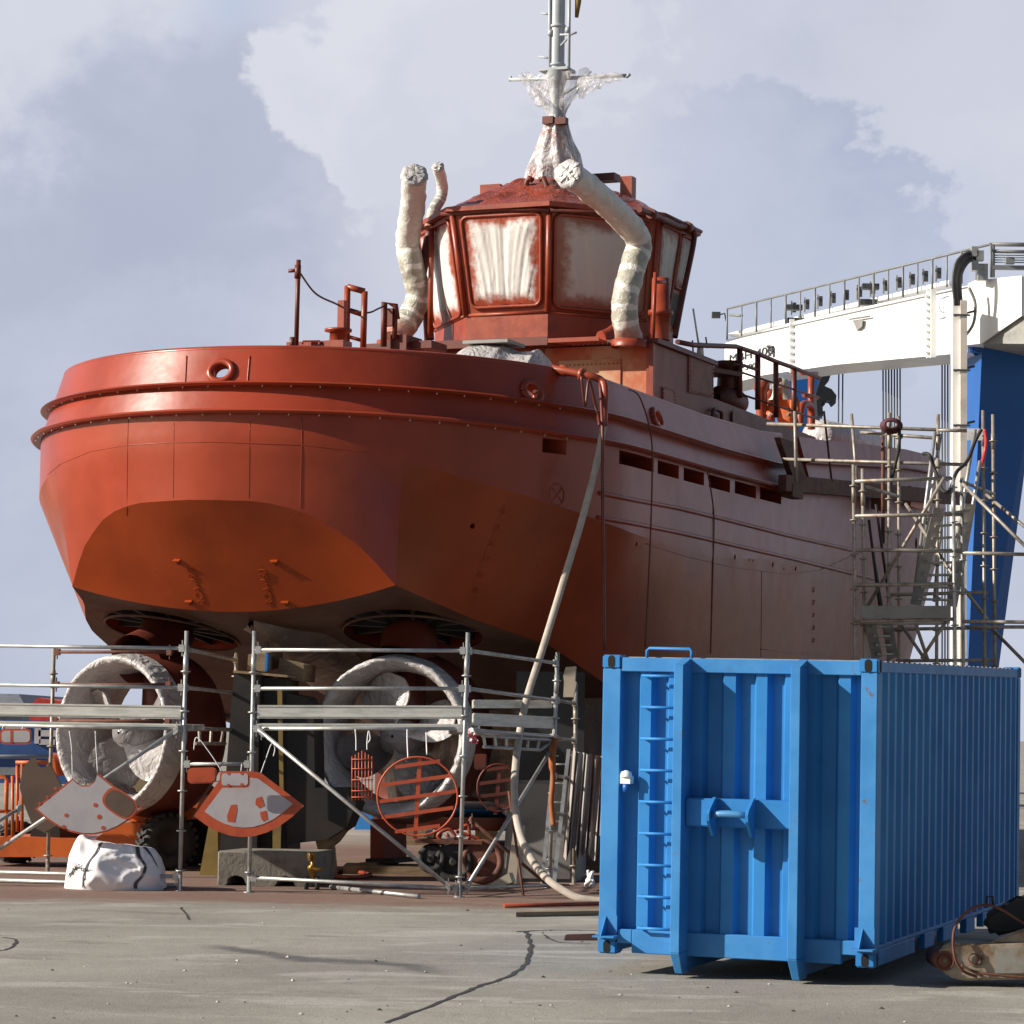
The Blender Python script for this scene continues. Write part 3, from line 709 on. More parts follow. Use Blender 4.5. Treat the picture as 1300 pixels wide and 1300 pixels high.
g.hexa([ship(13.3, -2.85, DK), ship(13.3, 2.87, DK), ship(20, 2.7, DK+.5), ship(20, -2.7, DK+.5), ship(13.3, -2.85, 7.9), ship(13.3, 2.87, 7.9), ship(20, 2.7, 7.9), ship(20, -2.7, 7.9)])
g.hexa([ship(20, -2.7, DK+.5), ship(20, 2.7, DK+.5), ship(22, 1.6, DK+.8), ship(22, -1.6, DK+.8), ship(20, -2.7, 7.85), ship(20, 2.7, 7.85), ship(22, 1.6, 7.85), ship(22, -1.6, 7.85)])
fd = g.build('foredeck_house', 'dusty_red', TUG)
def sideplate(x0, y0, x1, y1, v, name, mat, par, th=.03, bolts=8):
    a, b, c, d_ = SV(x0, y0, v), SV(x1, y0+ (x1-x0)*.36, v), SV(x1, y1+(x1-x0)*.2, v), SV(x0, y1, v)
    g = MB(); g.prism([a, b, c, d_], SS*-th); g.mat(1)
    for p, q in ((a, b), (b, c), (c, d_), (d_, a)):
        for k in range(bolts):
            r_ = p.lerp(q, (k+.5)/bolts); m_ = (a+b+c+d_)/4; r_ = r_.lerp(m_, .08); g.lathe(r_-SS*.005, SS, [(0, .013), (.014, .013)], 6, caps=True)
    return g.build(name, [mat, 'rustbeam'], par)
sideplate(875, 449, 906, 498, 2.90, 'bolted_hatch', 'rust_patch', dh)
sideplate(842, 491, 857, 512, 2.90, 'bolted_hatch', 'dusty_red', dh, bolts=4)
for x0, x1 in ((908, 921), (930, 968)):
    p = SV(x0, 518, 2.885); q = SV(x1, 530, 2.885); g = MB(); g.box((p+q)/2-Vector((0, 0, .35)), (SF*(q-p).dot(SF)), SS*.02, Vector((0, 0, .6))); g.build('wall_panel', 'dusty_red', fd)
g = MB(); q = SV(912, 527, 2.95); g.tube(smooth_path([q-SF*.3-Vector((0, 0, .35)), q-SF*.3, q-SF*.22+Vector((0, 0, .08)), q+SF*.1+Vector((0, 0, .08)), q+SF*.18, q+SF*.18-Vector((0, 0, .25))], 4), .035); g.build('vent_pipe', 'red_dark', fd)
# wheelhouse deck with overhang and slatted part
g = MB(); g.hexa([ship(9.75, -2.1, 8.46), ship(9.75, 1.15, 8.46), ship(14.8, 2.9, 8.46), ship(14.8, -2.9, 8.46), ship(9.75, -2.1, 8.54), ship(9.75, 1.15, 8.54), ship(14.8, 2.9, 8.54), ship(14.8, -2.9, 8.54)])
g.box(ship(9.75, -.5, 8.5), SS*3.4, SF*.06, Vector((0, 0, .14)))
g.hexa([ship(10.25, 1.0, 8.47), ship(10.25, 2.95, 8.47), ship(13.3, 2.95, 8.47), ship(13.3, 1.0, 8.47), ship(10.25, 1.0, 8.55), ship(10.25, 2.95, 8.55), ship(13.3, 2.95, 8.55), ship(13.3, 1.0, 8.55)])
g.build('upper_deck', 'red_dark', TUG)
g = MB()
for k in range(11): g.box(ship(9.98, 1.2+k*.085, 8.50), SS*.03, SF*.5, Vector((0, 0, .05)))
g.box(ship(9.74, 1.62, 8.5), SS*.98, SF*.03, Vector((0, 0, .07)))
g.build('deck_grating', 'red', TUG)
# wheelhouse
LO = [(10.8, .76), (12.35, 2.05), (13.5, 2.05), (14.6, 1.2)]; HI = [(10.45, .9), (12.0, 2.3), (13.78, 2.3), (14.9, 1.4)]
lo = LO+[(u, -v) for u, v in LO[::-1]]; hi = HI+[(u, -v) for u, v in HI[::-1]]
g = MB(); n_ = 8
Z0, Z1, Z2 = 8.54, 9.15, 10.88
g.grid([[ship(*lo[i], Z0), ship(*lo[i], Z1), ship(*hi[i], Z2)] for i in range(n_)], smooth=False, closeu=True)
g.face([g.bm.verts.new(ship(*hi[i], Z2)) for i in range(n_)])
WH = g.build('wheelhouse', 'red', TUG)
g = MB()
for i in range(n_):
    g.tube([ship(*lo[i], Z1), ship(*hi[i], Z2)], .055, 8)
    g.tube([ship(*lo[i], Z1), ship(*lo[(i+1) % n_], Z1)], .03, 6)
g.build('corner_mullion', 'red', WH)
def quadpt(i, s_, t): # on wall panel i, s along, t up
    a = ship(*lo[i], Z1).lerp(ship(*lo[(i+1) % n_], Z1), s_); b = ship(*hi[i], Z2).lerp(ship(*hi[(i+1) % n_], Z2), s_); return a.lerp(b, t)
def window(i, s0, s1, t0, t1, mat, seed, bulge=.05, name='window'):
    pn = (quadpt(i, 1, 0)-quadpt(i, 0, 0)).cross(quadpt(i, 0, 1)-quadpt(i, 0, 0)).normalized()
    if pn.dot(quadpt(i, .5, .5)-ship(12.8, 0, 9.8)) < 0: pn = -pn
    rc = .07; ol = []
    for cx, cy, a0 in ((s1-rc, t1-rc, 0), (s0+rc, t1-rc, 90), (s0+rc, t0+rc, 180), (s1-rc, t0+rc, 270)):
        for k in range(5): an = R(a0+k*22.5); ol.append((cx+rc*math.cos(an), cy+rc*math.sin(an)))
    g = MB(); g.tube([quadpt(i, *p)+pn*.03 for p in ol+[ol[0]]], .032, 6, caps=False)
    fr = g.build(name, 'red', WH)
    sh = MB(); P = []
    nx, nz = 56, 40
    for a in range(nx+1):
        s_ = a/nx; row = []
        for b in range(nz+1):
            t = b/nz; ed = min(s_, 1-s_, t, 1-t); env = min(1, ed*7)
            fan = (s_-.5)*(1+.8*(1-t))
            sk = fan*6.5+(1-t)*(s_-.35)*2.2; f = noise.noise(Vector((sk*.8, t*.6, seed)))*.034+(1-abs(noise.noise(Vector((sk*1.1, t*.8, seed+7)))))**8*.014+noise.noise(Vector((s_*10, t*8, seed)))*.004
            jag = noise.noise(Vector((s_*9, t*9, seed+3)))*.015
            row.append(quadpt(i, lerp(s0+.015, s1-.015, s_)+jag*(1-env), lerp(t0+.02, t1-.015, t)+jag*(1-env))+pn*(.022+bulge*env*.5+f*env))
        P.append(row)
    sh.grid(P); sh.build('masking_film', mat, fr)
    return fr
# panel index: 0 = aft-starboard diagonal (0->1), 1 = starboard side, 2.., 7 = aft face, 6 = aft-port diagonal
window(7, .09, .92, .07, .95, 'winwhite', 2); window(0, .05, .93, .05, .94, 'windim', 5); window(6, .06, .93, .02, .95, 'winwhite', 9)
window(1, .04, .60, .02, .96, 'windim', 7, .03); window(1, .64, .97, .42, .95, 'windim', 8, .03); window(5, .05, .95, .1, .95, 'winwhite', 3)
window(2, .05, .95, .1, .95, 'windim', 4)
g = MB(); q = [quadpt(1, .66, .04), quadpt(1, .96, .04), quadpt(1, .96, .36), quadpt(1, .66, .36)]; g.prism([p+SS*.012 for p in q], SS*-.02); g.build('dark_opening_panel', 'black', WH)  # flat black panel paints the dark of an open doorway
# roof
g = MB(); ctr = (12.75, 0)
def sc_(p, k): return (ctr[0]+(p[0]-ctr[0])*k, p[1]*k)
g.grid([[ship(*sc_(hi[i], 1.0), 10.86), ship(*sc_(hi[i], 1.055), 10.88), ship(*sc_(hi[i], 1.055), 10.96), ship(*sc_(hi[i], .98), 11.0)] for i in range(n_)], smooth=False, closeu=True)
g.face([g.bm.verts.new(ship(*sc_(hi[i], 1.04), 10.95)) for i in range(n_)])
rf = g.build('roof', 'red', WH)
g = MB(); P = []
NA = 160
for k in range(NA):
    f = k/NA*n_; i = int(f); t = f-i; a, b = hi[i], hi[(i+1) % n_]; p = (lerp(a[0], b[0], t), lerp(a[1], b[1], t)); row = []
    for j in range(29):
        s_ = j/28; kk = lerp(1.0, .16, s_); z = 10.99+.72*math.sin(s_*PI/2)**1.25
        x_ = sc_(p, kk); q = ship(x_[0], x_[1], z); row.append(q+Vector((0, 0, (wr(q, 2.0, .05)+abs(noise.noise(q*4.5))*.07+abs(noise.noise(q*9))*.025)*min(1, s_*5)))+SS*wr(q, 3, .04, 2)*min(1, s_*4))
    P.append(row)
g.grid(P, closeu=True); g.build('sprayed_roof_film', 'roofplastic', rf)
for pts in ([(667, 244), (669, 230), (672, 226), (676, 229)], [(704, 262), (694, 236), (690, 226), (685, 228)]):
    g = MB(); g.tube([SU(x, y, 11.4) for x, y in pts], .05, 8); g.build('lifting_hook', 'red_dark', rf)
g = MB(); g.tube([SU(560, 272, 10.42), SU(640, 266, 10.4), SU(698, 267, 10.38)], .035, 8); g.tube([SU(698, 267, 10.38), ship(12.0, 2.42, 10.93), ship(13.85, 2.42, 10.95)], .035, 8); g.build('gutter_pipe', 'red_dark', rf)
p = SV(626, 250, -.9); g = MB(); g.box(p-Vector((0, 0, .05)), SS*.38, SF*.3, Vector((0, 0, .5))); g.build('roof_locker', 'red', rf)
p = SV(797, 262, 1.2); g = MB(); g.box(p+Vector((0, 0, .05)), SS*.22, SF*.22, Vector((0, 0, .95))); g.build('sidelight_board', 'red', rf)
g = MB(); g.tube(smooth_path([SV(812, 266, 2.45), SV(828, 272, 2.45), SV(858, 286, 2.45), SV(876, 288, 2.45), SV(881, 294, 2.45), SV(880, 312, 2.45), SV(868, 370, 2.45), SV(857, 428, 2.45)], 5), .05, 10)
for x, y in ((828, 272), (873, 288)): g.lathe(SV(x, y, 2.45), SF, [(-.09, .09), (.09, .09)], 10, caps=True)
g.build('roof_drain_pipe', 'red_dark', WH)
# vents and posts on the starboard deck edge
p = SV(838, 432, 2.6); g = MB(); g.lathe(p, (0, 0, 1), [(0, .17), (.42, .17), (.43, .21), (.5, .21), (.52, .16), (1.05, .15), (1.06, .02)], 20); g.build('deck_vent', 'red', TUG)
g = MB(); g.tube([SV(829, 432, 2.75), SV(832, 346, 2.75)], .035, 8); g.tube([SV(832, 358, 2.75), SV(844, 358, 2.75)], .03, 8); g.tube([SV(822, 430, 2.75), SV(823, 402, 2.75)], .02, 6); g.build('hand_post', 'red', TUG)
g = MB(); g.tube(smooth_path([SU(763, 430, 10.4), SU(775, 425, 10.6), SU(797, 408, 11.2)], 4), .13, 12); g.build('exhaust_elbow', 'red', TUG)

# wrapped exhaust pipes
def wrapped_pipe(pts, r, name, mat, par, nr=130, seed=0, taper=None):
    P_ = smooth_path(pts, nr//(len(pts)-1)); g = MB(); n = 22
    t0 = (P_[1]-P_[0]).normalized(); a = t0.cross(Vector((.3, 1, 0))).normalized(); rows = []; acc = 0
    for i, p in enumerate(P_):
        t = (P_[min(i+1, len(P_)-1)]-P_[max(i-1, 0)]).normalized(); a = (a-t*a.dot(t)).normalized(); b = t.cross(a)
        acc += (P_[i]-P_[i-1]).length if i else 0
        rows.append([p+(a*math.cos(2*PI*k/n)+b*math.sin(2*PI*k/n))*(r*(1+.07*noise.noise(Vector((acc*4.5+.25*math.sin(2*PI*k/n), seed, .3)))+.06*abs(noise.noise(Vector((acc*11+.4*math.sin(2*PI*k/n+1), seed, 4))))+wr(p*3+a*math.cos(2*PI*k/n)+b*math.sin(2*PI*k/n), 2.0, .10, seed))) for k in range(n)])
    V = g.grid(rows, closev=True); g.face(V[0][::-1]); g.face(V[-1])
    o = g.build(name, mat, par)
    end, t = P_[-1], (P_[-1]-P_[-4]).normalized(); a = t.cross(Vector((0, 0, 1))).normalized(); b = t.cross(a)
    c_ = MB(); c_.lathe(end, t, [(-.03, r*1.1), (.02, r*1.08), (.03, r*.7), (.035, .01)], 24, fn=lambda an, j, h, rr: (h+.015*math.sin(an*9)*(j > 1), rr*(1+.05*math.sin(an*7))))
    c_.box(end+t*.045, (a+b)*r*1.25, (a-b)*.03, t*.01); c_.box(end+t*.05, (a-b)*r*1.25, (a+b)*.03, t*.01)
    c_.build('pipe_end_cover', 'wrapwhite', o)
    return o
for sg in (1, -1):
    pp = [ship(10.75, 2.2*sg, 8.6), ship(11.1, 2.05*sg, 8.95), ship(11.5, 1.87*sg, 9.6), ship(11.5, 1.95*sg, 10.2), ship(11.3, 1.97*sg, 10.55), ship(10.7, 1.65*sg, 11.0), ship(9.98, 1.4*sg, 11.42)]
    if sg < 0:
        pp = [SV(500, 433, -2.1), SV(517, 408, -2.05), SV(531, 376, -1.9), SV(523, 338, -1.95), SV(518, 305, -2.0), SV(524, 262, -1.7), SV(526, 222, -1.4)]
    else:
        pp = [SV(799, 432, 2.5), SV(794, 408, 2.5), SV(794, 378, 2.5), SV(803, 340, 2.55), SV(810, 304, 2.6), SV(778, 266, 2.5), SV(748, 240, 2.4), SV(722, 221, 2.35)]
    wrapped_pipe(pp, .215, 'wrapped_exhaust_pipe', 'tape', TUG, seed=sg+4)
    g = MB(); g.lathe(pp[0]-Vector((0, 0, .12)), (0, 0, 1), [(0, .3), (.12, .3), (.13, .2)], 20); g.build('exhaust_base', 'red', TUG)
wrapped_pipe([SV(545, 290, -1.7), SV(550, 268, -1.7), SV(560, 250, -1.65), SV(561, 232, -1.6), SV(556, 212, -1.55)], .10, 'wrapped_vent_pipe', 'tape', TUG, seed=9)
g = MB(); g.tube([SV(545, 432, -1.85), SV(543, 400, -1.85), SV(533, 360, -1.85), SV(545, 300, -1.75), SV(549, 288, -1.72)], .09, 10); g.build('vent_pipe', 'red_dark', TUG)
g = MB(); g.tube([SV(546, 428, -1.6), SV(548, 290, -1.6)], .05, 8); g.build('hand_post', 'red', TUG)

# mast
MU = 12.9
g = MB()
g.hexa([ship(MU-.25, -.35, 11.5), ship(MU-.25, .35, 11.5), ship(MU+.45, .35, 11.5), ship(MU+.45, -.35, 11.5), ship(MU-.1, -.12, 12.95), ship(MU-.1, .12, 12.95), ship(MU+.1, .12, 12.95), ship(MU+.1, -.12, 12.95)])
MAST = g.build('mast', 'red_dark', TUG)
g = MB(); g.lathe(ship(MU, 0, 12.9), (0, 0, 1), [(0, .13), (3.0, .125)], 20)
for z in (13.9, 14.6): g.lathe(ship(MU, 0, z), (0, 0, 1), [(0, .15), (.04, .15)], 20, caps=True)
g.box(ship(MU, 0, 13.82), SS*.55, SF*.4, Vector((0, 0, .05))); g.lathe(ship(MU, 0, 13.45), (0, 0, 1), [(0, .12), (.35, .22)], 16)
g.build('mast_tube', 'mast', MAST)
g = MB()
for x0, y0, x1, y1 in ((698, 100, 698, -40), (722, 100, 723, -40)): g.tube([SU(x0, y0, MU-.1), SU(x1, y1, MU-.1)], .03, 8)
for pts in ([(687, 17), (700, 18)], [(684, 72), (700, 74)], [(711, 44), (724, 44), (732, 41)], [(712, 58), (724, 45)]): g.tube([SU(x, y, MU-.1) for x, y in pts], .02, 6)
for x, y in ((699, 42), (721, 38)): g.lathe(SU(x, y, MU-.1), (0, 0, 1), [(-.05, .05), (.05, .05)], 10, caps=True)
g.build('antenna_rod', 'mast', MAST)
g = MB(); g.tube([SU(648, 101, MU), SU(700, 100, MU), SU(752, 98, MU), SU(795, 96, MU)], .035, 8); g.tube([SU(680, 107, MU), SU(700, 118, MU)], .025, 6); g.tube([SU(712, 122, MU), SU(735, 107, MU)], .025, 6); g.tube([SU(648, 103, MU), SU(648, 97, MU)], .03, 6); g.tube([SU(795, 98, MU), SU(800, 94, MU)], .03, 6)
g.build('cross_tree', 'mast', MAST)
g = MB(); g.tube([SU(733, -30, MU), SU(734, 2, MU), SU(732, 22, MU)], [.06, .06, .035], 8); g.build('hanging_block', 'yellow', MAST)
def film_lathe(c, prof, n, seed, amp, mat, name, fl=1.0, arms=None):
    g = MB()
    P_ = []
    for k in range(n):
        an = 2*PI*k/n; row = []
        for j, (z, r_) in enumerate(prof):
            q = Vector((math.cos(an)*2, math.sin(an)*2, z*1.4)); rr = r_*(1+wr(q, 1.4, amp, seed)+wr(q, 4, amp*.5, seed+2)+.10*math.sin(an*9+z*3))
            zz = z+wr(q, 2, .07, seed+5)
            if arms: zz += arms(an, j/(len(prof)-1)); 
            row.append(c+SS*math.cos(an)*rr+SF*math.sin(an)*rr*fl+Vector((0, 0, zz)))
        P_.append(row)
    g.grid(P_, closeu=True); return g.build(name, mat, MAST)
film_lathe(ship(MU, 0, 0), [(11.55, .60), (11.75, .56), (12.0, .47), (12.3, .36), (12.6, .27), (12.85, .19), (12.98, .15)], 60, 3, .22, 'clearred', 'mast_film')
film_lathe(ship(MU, 0, 0), [(12.98, .15), (13.1, .2), (13.25, .32), (13.42, .42), (13.58, .52), (13.7, .60)], 60, 6, .22, 'clear', 'mast_film', .45, arms=lambda an, t: .12*t*abs(math.cos(an))**3)
g = MB(); P_ = []
for i in range(40):
    t = i/39; c_ = SU(lerp(735, 790, t), lerp(106, 97, min(1, t*1.6)), MU-.1); r_ = lerp(.17, .06, t)
    P_.append([c_+SF*math.cos(a)*r_*.7+Vector((0, 0, math.sin(a)*r_*(1+wr((t*6, a, 0), 1.5, .6))-.08*(1-t))) for a in [2*PI*k/14 for k in range(14)]])
g.grid(P_, closev=True); g.build('mast_film', 'clear', MAST)
g = MB(); P_ = []
for i in range(30):
    t = i/29; c_ = SU(lerp(690, 660, t), lerp(135, 95, t), MU-.2); r_ = lerp(.12, .04, t)
    P_.append([c_+SS*math.cos(a)*r_*(1+wr((t*6, a, 4), 1.5, .6))+SF*math.sin(a)*r_ for a in [2*PI*k/12 for k in range(12)]])
g.grid(P_, closev=True); g.build('mast_film', 'clear', MAST)
g = MB(); g.box(SU(697, 153, MU-.2), SS*.2, SF*.15, Vector((0, 0, .13))); g.box(SU(713, 154, MU-.2), SS*.2, SF*.15, Vector((0, 0, .12))); g.build('mast_clamp', 'red_dark', MAST)
p = ship(MU+.6, .75, 11.95); g = MB(); g.box(p, SS*.4, SF*.3, Vector((0, 0, .13))); g.build('mast_step', 'red_dark', MAST)

# aft-deck gear
g = MB(); g.tube([at(376, 442, 42), at(379, 330, 42)], .035, 8); g.lathe(at(378, 345, 42), (0, 0, 1), [(-.1, .05), (.1, .05)], 10, caps=True); g.tube([at(366, 344, 42), at(380, 343, 42)], .03, 6); g.build('stern_light_post', 'red_dark', TUG)
g = MB(); g.tube([at(371, 442, 41.8), at(371, 428, 41.8)], .04, 8); g.build('fairlead_pin', 'red_dark', TUG)
g = MB(); g.tube(smooth_path([at(380, 345, 42), at(400, 372, 42.6), at(425, 385, 43.3), at(438, 390, 44), at(465, 397, 44), at(480, 392, 44.4), at(490, 387, 44.6)], 6), .015, 6); g.build('light_cable', 'darkgrey', TUG)
g = MB(); g.tube([at(440, 441, 44), at(441, 363, 44)], .05, 8); g.tube([at(461, 441, 44), at(463, 370, 44)], .05, 8); g.tube([at(441, 364, 44), at(463, 370, 44)], .05, 8); g.tube([at(441, 394, 44), at(462, 401, 44)], .03, 8); g.tube([at(441, 427, 44), at(462, 433, 44)], .03, 8); g.build('rail_frame', 'red', TUG)
g = MB(); g.tube([at(487, 440, 44.6), at(488, 384, 44.6), at(502, 388, 44.6), at(504, 405, 44.6)], .05, 8); g.box(at(495, 403, 44.6), SS*.13, SF*.1, Vector((0, 0, .28))); g.tube([at(502, 388, 44.6), at(501, 430, 44.6)], .04, 8); g.build('rail_frame', 'red_dark', TUG)
g = MB(); g.box(at(434, 410, 43.6), SS*.11, SF*.1, Vector((0, 0, .7))); g.build('deck_bracket', 'red', TUG)
g = MB(); g.lathe(at(429, 440, 43), (0, 0, 1), [(0, .14), (.22, .13), (.23, .21), (.27, .21), (.28, .02)], 18); g.build('bollard', 'red', TUG)
g = MB(); g.box(at(405, 440, 42.2), SS*.95, SF*.3, Vector((0, 0, .13))); g.tube([at(384, 437, 42), at(385, 433, 42), at(406, 433, 42), at(407, 437, 42)], .015, 6); g.build('deck_hatch', 'red', TUG)
g = MB(); g.box(at(525, 441, 45), SS*.9, SF*.6, Vector((0, 0, .12))); g.box(at(515, 440, 44.9), SS*.3, SF*.6, Vector((0, 0, .3))); g.build('deck_locker', 'red_dark', TUG)
# winch under white film
g = MB(); P_ = []
top = [(580, 463), (594, 449), (606, 441), (650, 440), (664, 449), (680, 448), (690, 446), (699, 458), (704, 474)]
for i in range(61):
    t = i/60*(len(top)-1); k = min(int(t), len(top)-2); x = lerp(top[k][0], top[k+1][0], t-k); y = lerp(top[k][1], top[k+1][1], t-k); row = []
    for j in range(17):
        s_ = j/16; Yd = lerp(42.6, 44.8, s_); hh = math.sin(PI*min(1, .12+s_*.95))**.6
        q = at(x, y, 43.6); zz = lerp(6.3, q.z, hh); row.append(Vector((q.x+SF.x*(Yd-43.6)+wr((x*.05, s_*2, 1), 1, .06), Yd, zz+wr((x*.06, s_*3, 2), 1.0, .04)+abs(noise.noise(Vector((x*.035, s_*1.2, 5))))*.04)))
    P_.append(row)
g.grid(P_); g.build('winch_film', 'wrapwhite', TUG)
g = MB(); q = at(627, 437, 43.5); g.box(q, SS*.75, SF*.7, Vector((0, 0, .05))); g.build('winch_lid', 'palegrey', TUG)
# fore-deck rails, vents, and gear
g = MB(); V0 = 2.75
top_ = [SV(860, 434, V0), SV(880, 438, V0), SV(935, 440, V0), SV(962, 449, V0), SV(985, 459, V0), SV(1008, 467, V0), SV(1040, 480, V0)]
g.tube(top_, .045, 8)
for x, yt, yb in ((939, 441, 505), (962, 449, 520), (985, 459, 530), (1008, 467, 540)): g.tube([SV(x, yt, V0), SV(x, yb, V0)], .055, 6)
for y0, y1 in ((472, 505), (500, 533)): g.tube([SV(939, y0, V0), SV(1040, y1, V0)], .02, 6)
g.tube([SV(930, 462, V0), SV(945, 464, V0), SV(962, 470, V0)], .03, 6); g.tube([SV(898, 442, V0), SV(896, 428, V0)], .015, 6); g.tube([SV(880, 448, V0), SV(879, 432, V0)], .015, 6)
g.build('railing', 'red_dark', TUG)
g = MB(); g.tube([SV(1018, 474, 1.4), SV(1037, 474, 1.4)], .04, 8); g.tube([SV(1030, 474, 1.4), SV(1029, 540, 1.4)], .07, 8); g.tube([SV(1020, 502, 1.4), SV(1038, 505, 1.4)], .04, 8); g.build('rail_frame', 'red', TUG)
q = SV(925, 508, 2.5); g = MB(); g.lathe(q, SF, [(-.6, .05), (-.55, .2), (.2, .26), (.5, .22), (.55, .05)], 20); g.lathe(q+Vector((0, 0, .2)), (0, 0, 1), [(0, .22), (.35, .2), (.4, .28), (.5, .25), (.52, .02)], 16); g.build('windlass_housing', 'red_dark', TUG)
for x, y, s_ in ((967, 498, .55), (978, 508, .5)):
    q = SV(x, y, 2.0); g = MB(); g.lathe(q-Vector((0, 0, .5)), (0, 0, 1), [(0, .2*s_), (.5, .2*s_), (.55, .28*s_), (.7, .28*s_), (.72, .02)], 14); g.build('deck_vent', 'red', TUG)
g = MB(); g.tube(smooth_path([SV(1016, 540, 1.8), SV(1017, 518, 1.8), SV(1024, 513, 1.8), SV(1030, 520, 1.8), SV(1030, 545, 1.8)], 5), .08, 10); g.build('gooseneck_vent', 'red', TUG)
g = MB(); g.tube([SV(888, 444, 2.6), SV(880, 392, 2.6)], .018, 6); g.lathe(SV(889, 446, 2.6), (0, 0, 1), [(-.1, .07), (.15, .05)], 10, caps=True); g.build('whip_antenna', 'white', TUG)
g = MB(); g.lathe(SV(1070, 562, 2.0), SF+SS*.2, [(-1.25, .01), (-1.2, .3), (-1.1, .40), (1.1, .40), (1.2, .3), (1.25, .01)], 24); g.build('liferaft_canister', 'wrapwhite', TUG)
# fender beam hung along the bow shoulder, with pads
g = MB()
a, b = SV(995, 612, 4.72), SV(1235, 640, 4.72)
for k in range(1): 
    q0, q1 = SV(993, 613, 4.72), SV(1232, 634, 4.72); g.box((q0+q1)/2, q1-q0, SS*.14, Vector((0, 0, .27)))
for x, y in ((1006, 624), (1118, 640)): g.box(SV(x, y, 4.7), SF*.6, SS*.2, Vector((0, 0, .22)))
q0, q1 = SV(985, 556, 4.6), SV(1004, 612, 4.62); g.hexa([q0-SF*.1, q0+SF*.7, q0+SF*.7+SS*.1, q0-SF*.1+SS*.1][::1]+[q1-SF*.1, q1+SF*.75, q1+SF*.75+SS*.1, q1-SF*.1+SS*.1])
g.build('fender_beam', 'rustbeam', TUG)
g = MB(); q = SV(1168, 634, 4.6); g.box(q, SF*1.6, SS*.06, Vector((0, 0, .4))); g.build('orange_plate', 'orange', TUG)
# pipe and hoses hanging down the side
g = MB(); g.tube(smooth_path([SV(702, 468, 3.9), SV(718, 471, 4.1), SV(748, 477, 4.45), SV(763, 483, 4.6), SV(768, 496, 4.68), SV(766, 540, 4.72)], 5), .055, 10); g.lathe(SV(711, 470, 4.0), SV(748, 477, 4.45)-SV(711, 470, 4.0), [(0, .08), (.1, .08), (.12, .06), (.3, .06), (.32, .09), (.38, .09)], 12, caps=True); g.build('overboard_pipe', 'red', TUG)
for pts, r_, mt in (([(762, 486), (765, 545), (765, 600), (766, 700), (767, 826)], .025, 'red_dark'), ([(797, 494), (812, 504), (826, 550), (828, 600), (825, 700), (819, 822)], .013, 'red_dark'),
               ([(898, 598), (906, 650), (905, 720), (902, 830)], .012, 'rustbeam'), ([(738, 478), (743, 515), (748, 482), (757, 520), (761, 540)], .02, 'red_dark'), ([(1046, 522), (1056, 612)], .02, 'rustbeam')):
    g = MB(); g.tube(smooth_path([SV(x, y, 4.78 if y > 520 else 4.6) for x, y in pts], 5), r_, 6); g.build('hanging_line', mt, TUG)
# ------------------------------------------------------------------ blue hook-lift container
TH = R(20.716); CB = Vector((3.098, 23.94, .155))
cw = Vector((math.cos(TH), -math.sin(TH), -.0081)).normalized(); cl = Vector((math.sin(TH), math.cos(TH), .0152)); cl = (cl-cw*cl.dot(cw)).normalized(); cu = cw.cross(cl)
W_, LL_, H_ = 2.44, 6.48, 2.58
def ct(s, l, h): return CB+cw*(s-W_)+cl*l+cu*h      # s from left, l back from the front, h up
CT = thing('hook_lift_container', ct(W_/2, 0, -.15), 'blue steel hook lift container with corrugated sides and ladder, on the concrete in front', 'container')
def cbox(g, s0, s1, l0, l1, h0, h1): return g.hexa([ct(s, l, h) for h in (h0, h1) for s, l in ((s0, l0), (s1, l0), (s1, l1), (s0, l1))])
# corrugated front wall
def corr(spans, d):
    out = []
    for s0, s1, deep in spans: out += [(s0, d if deep else 0), (s1, d if deep else 0)]
    return out
g = MB()
fr = []
s = .17; deep = True
edges = [(.17, .30, 1), (.335, .43, 0), (.465, .56, 1), (.595, .70, 0), (.80, .90, 0), (.93, 1.05, 1), (1.085, 1.19, 0), (1.225, 1.34, 1), (1.375, 1.47, 0), (1.505, 1.60, 1), (1.63, 1.74, 0), (1.84, 1.90, 0), (1.94, 2.06, 1), (2.10, 2.20, 0), (2.235, 2.30, 1)]
pf = [(.0, 0)]+[p for a, b, dp in edges for p in ((a, .075*dp), (b, .075*dp))]+[(2.44, 0)]
g.grid([[ct(a, .03+b, .2), ct(a, .03+b, 2.47)] for a, b in pf], smooth=False)
g.build('front_wall', 'blue', CT)
# side walls
for side, nm in ((W_, 1), (0, -1)):
    g = MB(); P = []; l = .14
    while l < LL_-.16:
        for dl, dp in ((0, 0), (.072, 0), (.14, .034), (.212, .034)): P.append((l+dl, dp))
        l += .278
    g.grid([[ct(side-nm*(.012+dp), a, .15), ct(side-nm*(.012+dp), a, 2.5)] for a, dp in P], smooth=False)
    g.build('side_wall', 'blue', CT)
# roof with shallow ribs, floor, back
g = MB(); P = []; l = .05
while l < LL_-.1:
    for dl, dp in ((0, 0), (.09, 0), (.11, .02), (.19, .02)): P.append((l+dl, dp))
    l += .21
g.grid([[ct(.06, a, 2.55+b), ct(2.38, a, 2.55+b)] for a, b in P], smooth=False); g.build('roof_panel', 'galv', CT)
g = MB(); cbox(g, .05, 2.39, .06, LL_-.05, .10, .16); cbox(g, .06, 2.38, LL_-.06, LL_-.02, .16, 2.5); g.build('floor', 'blue', CT)
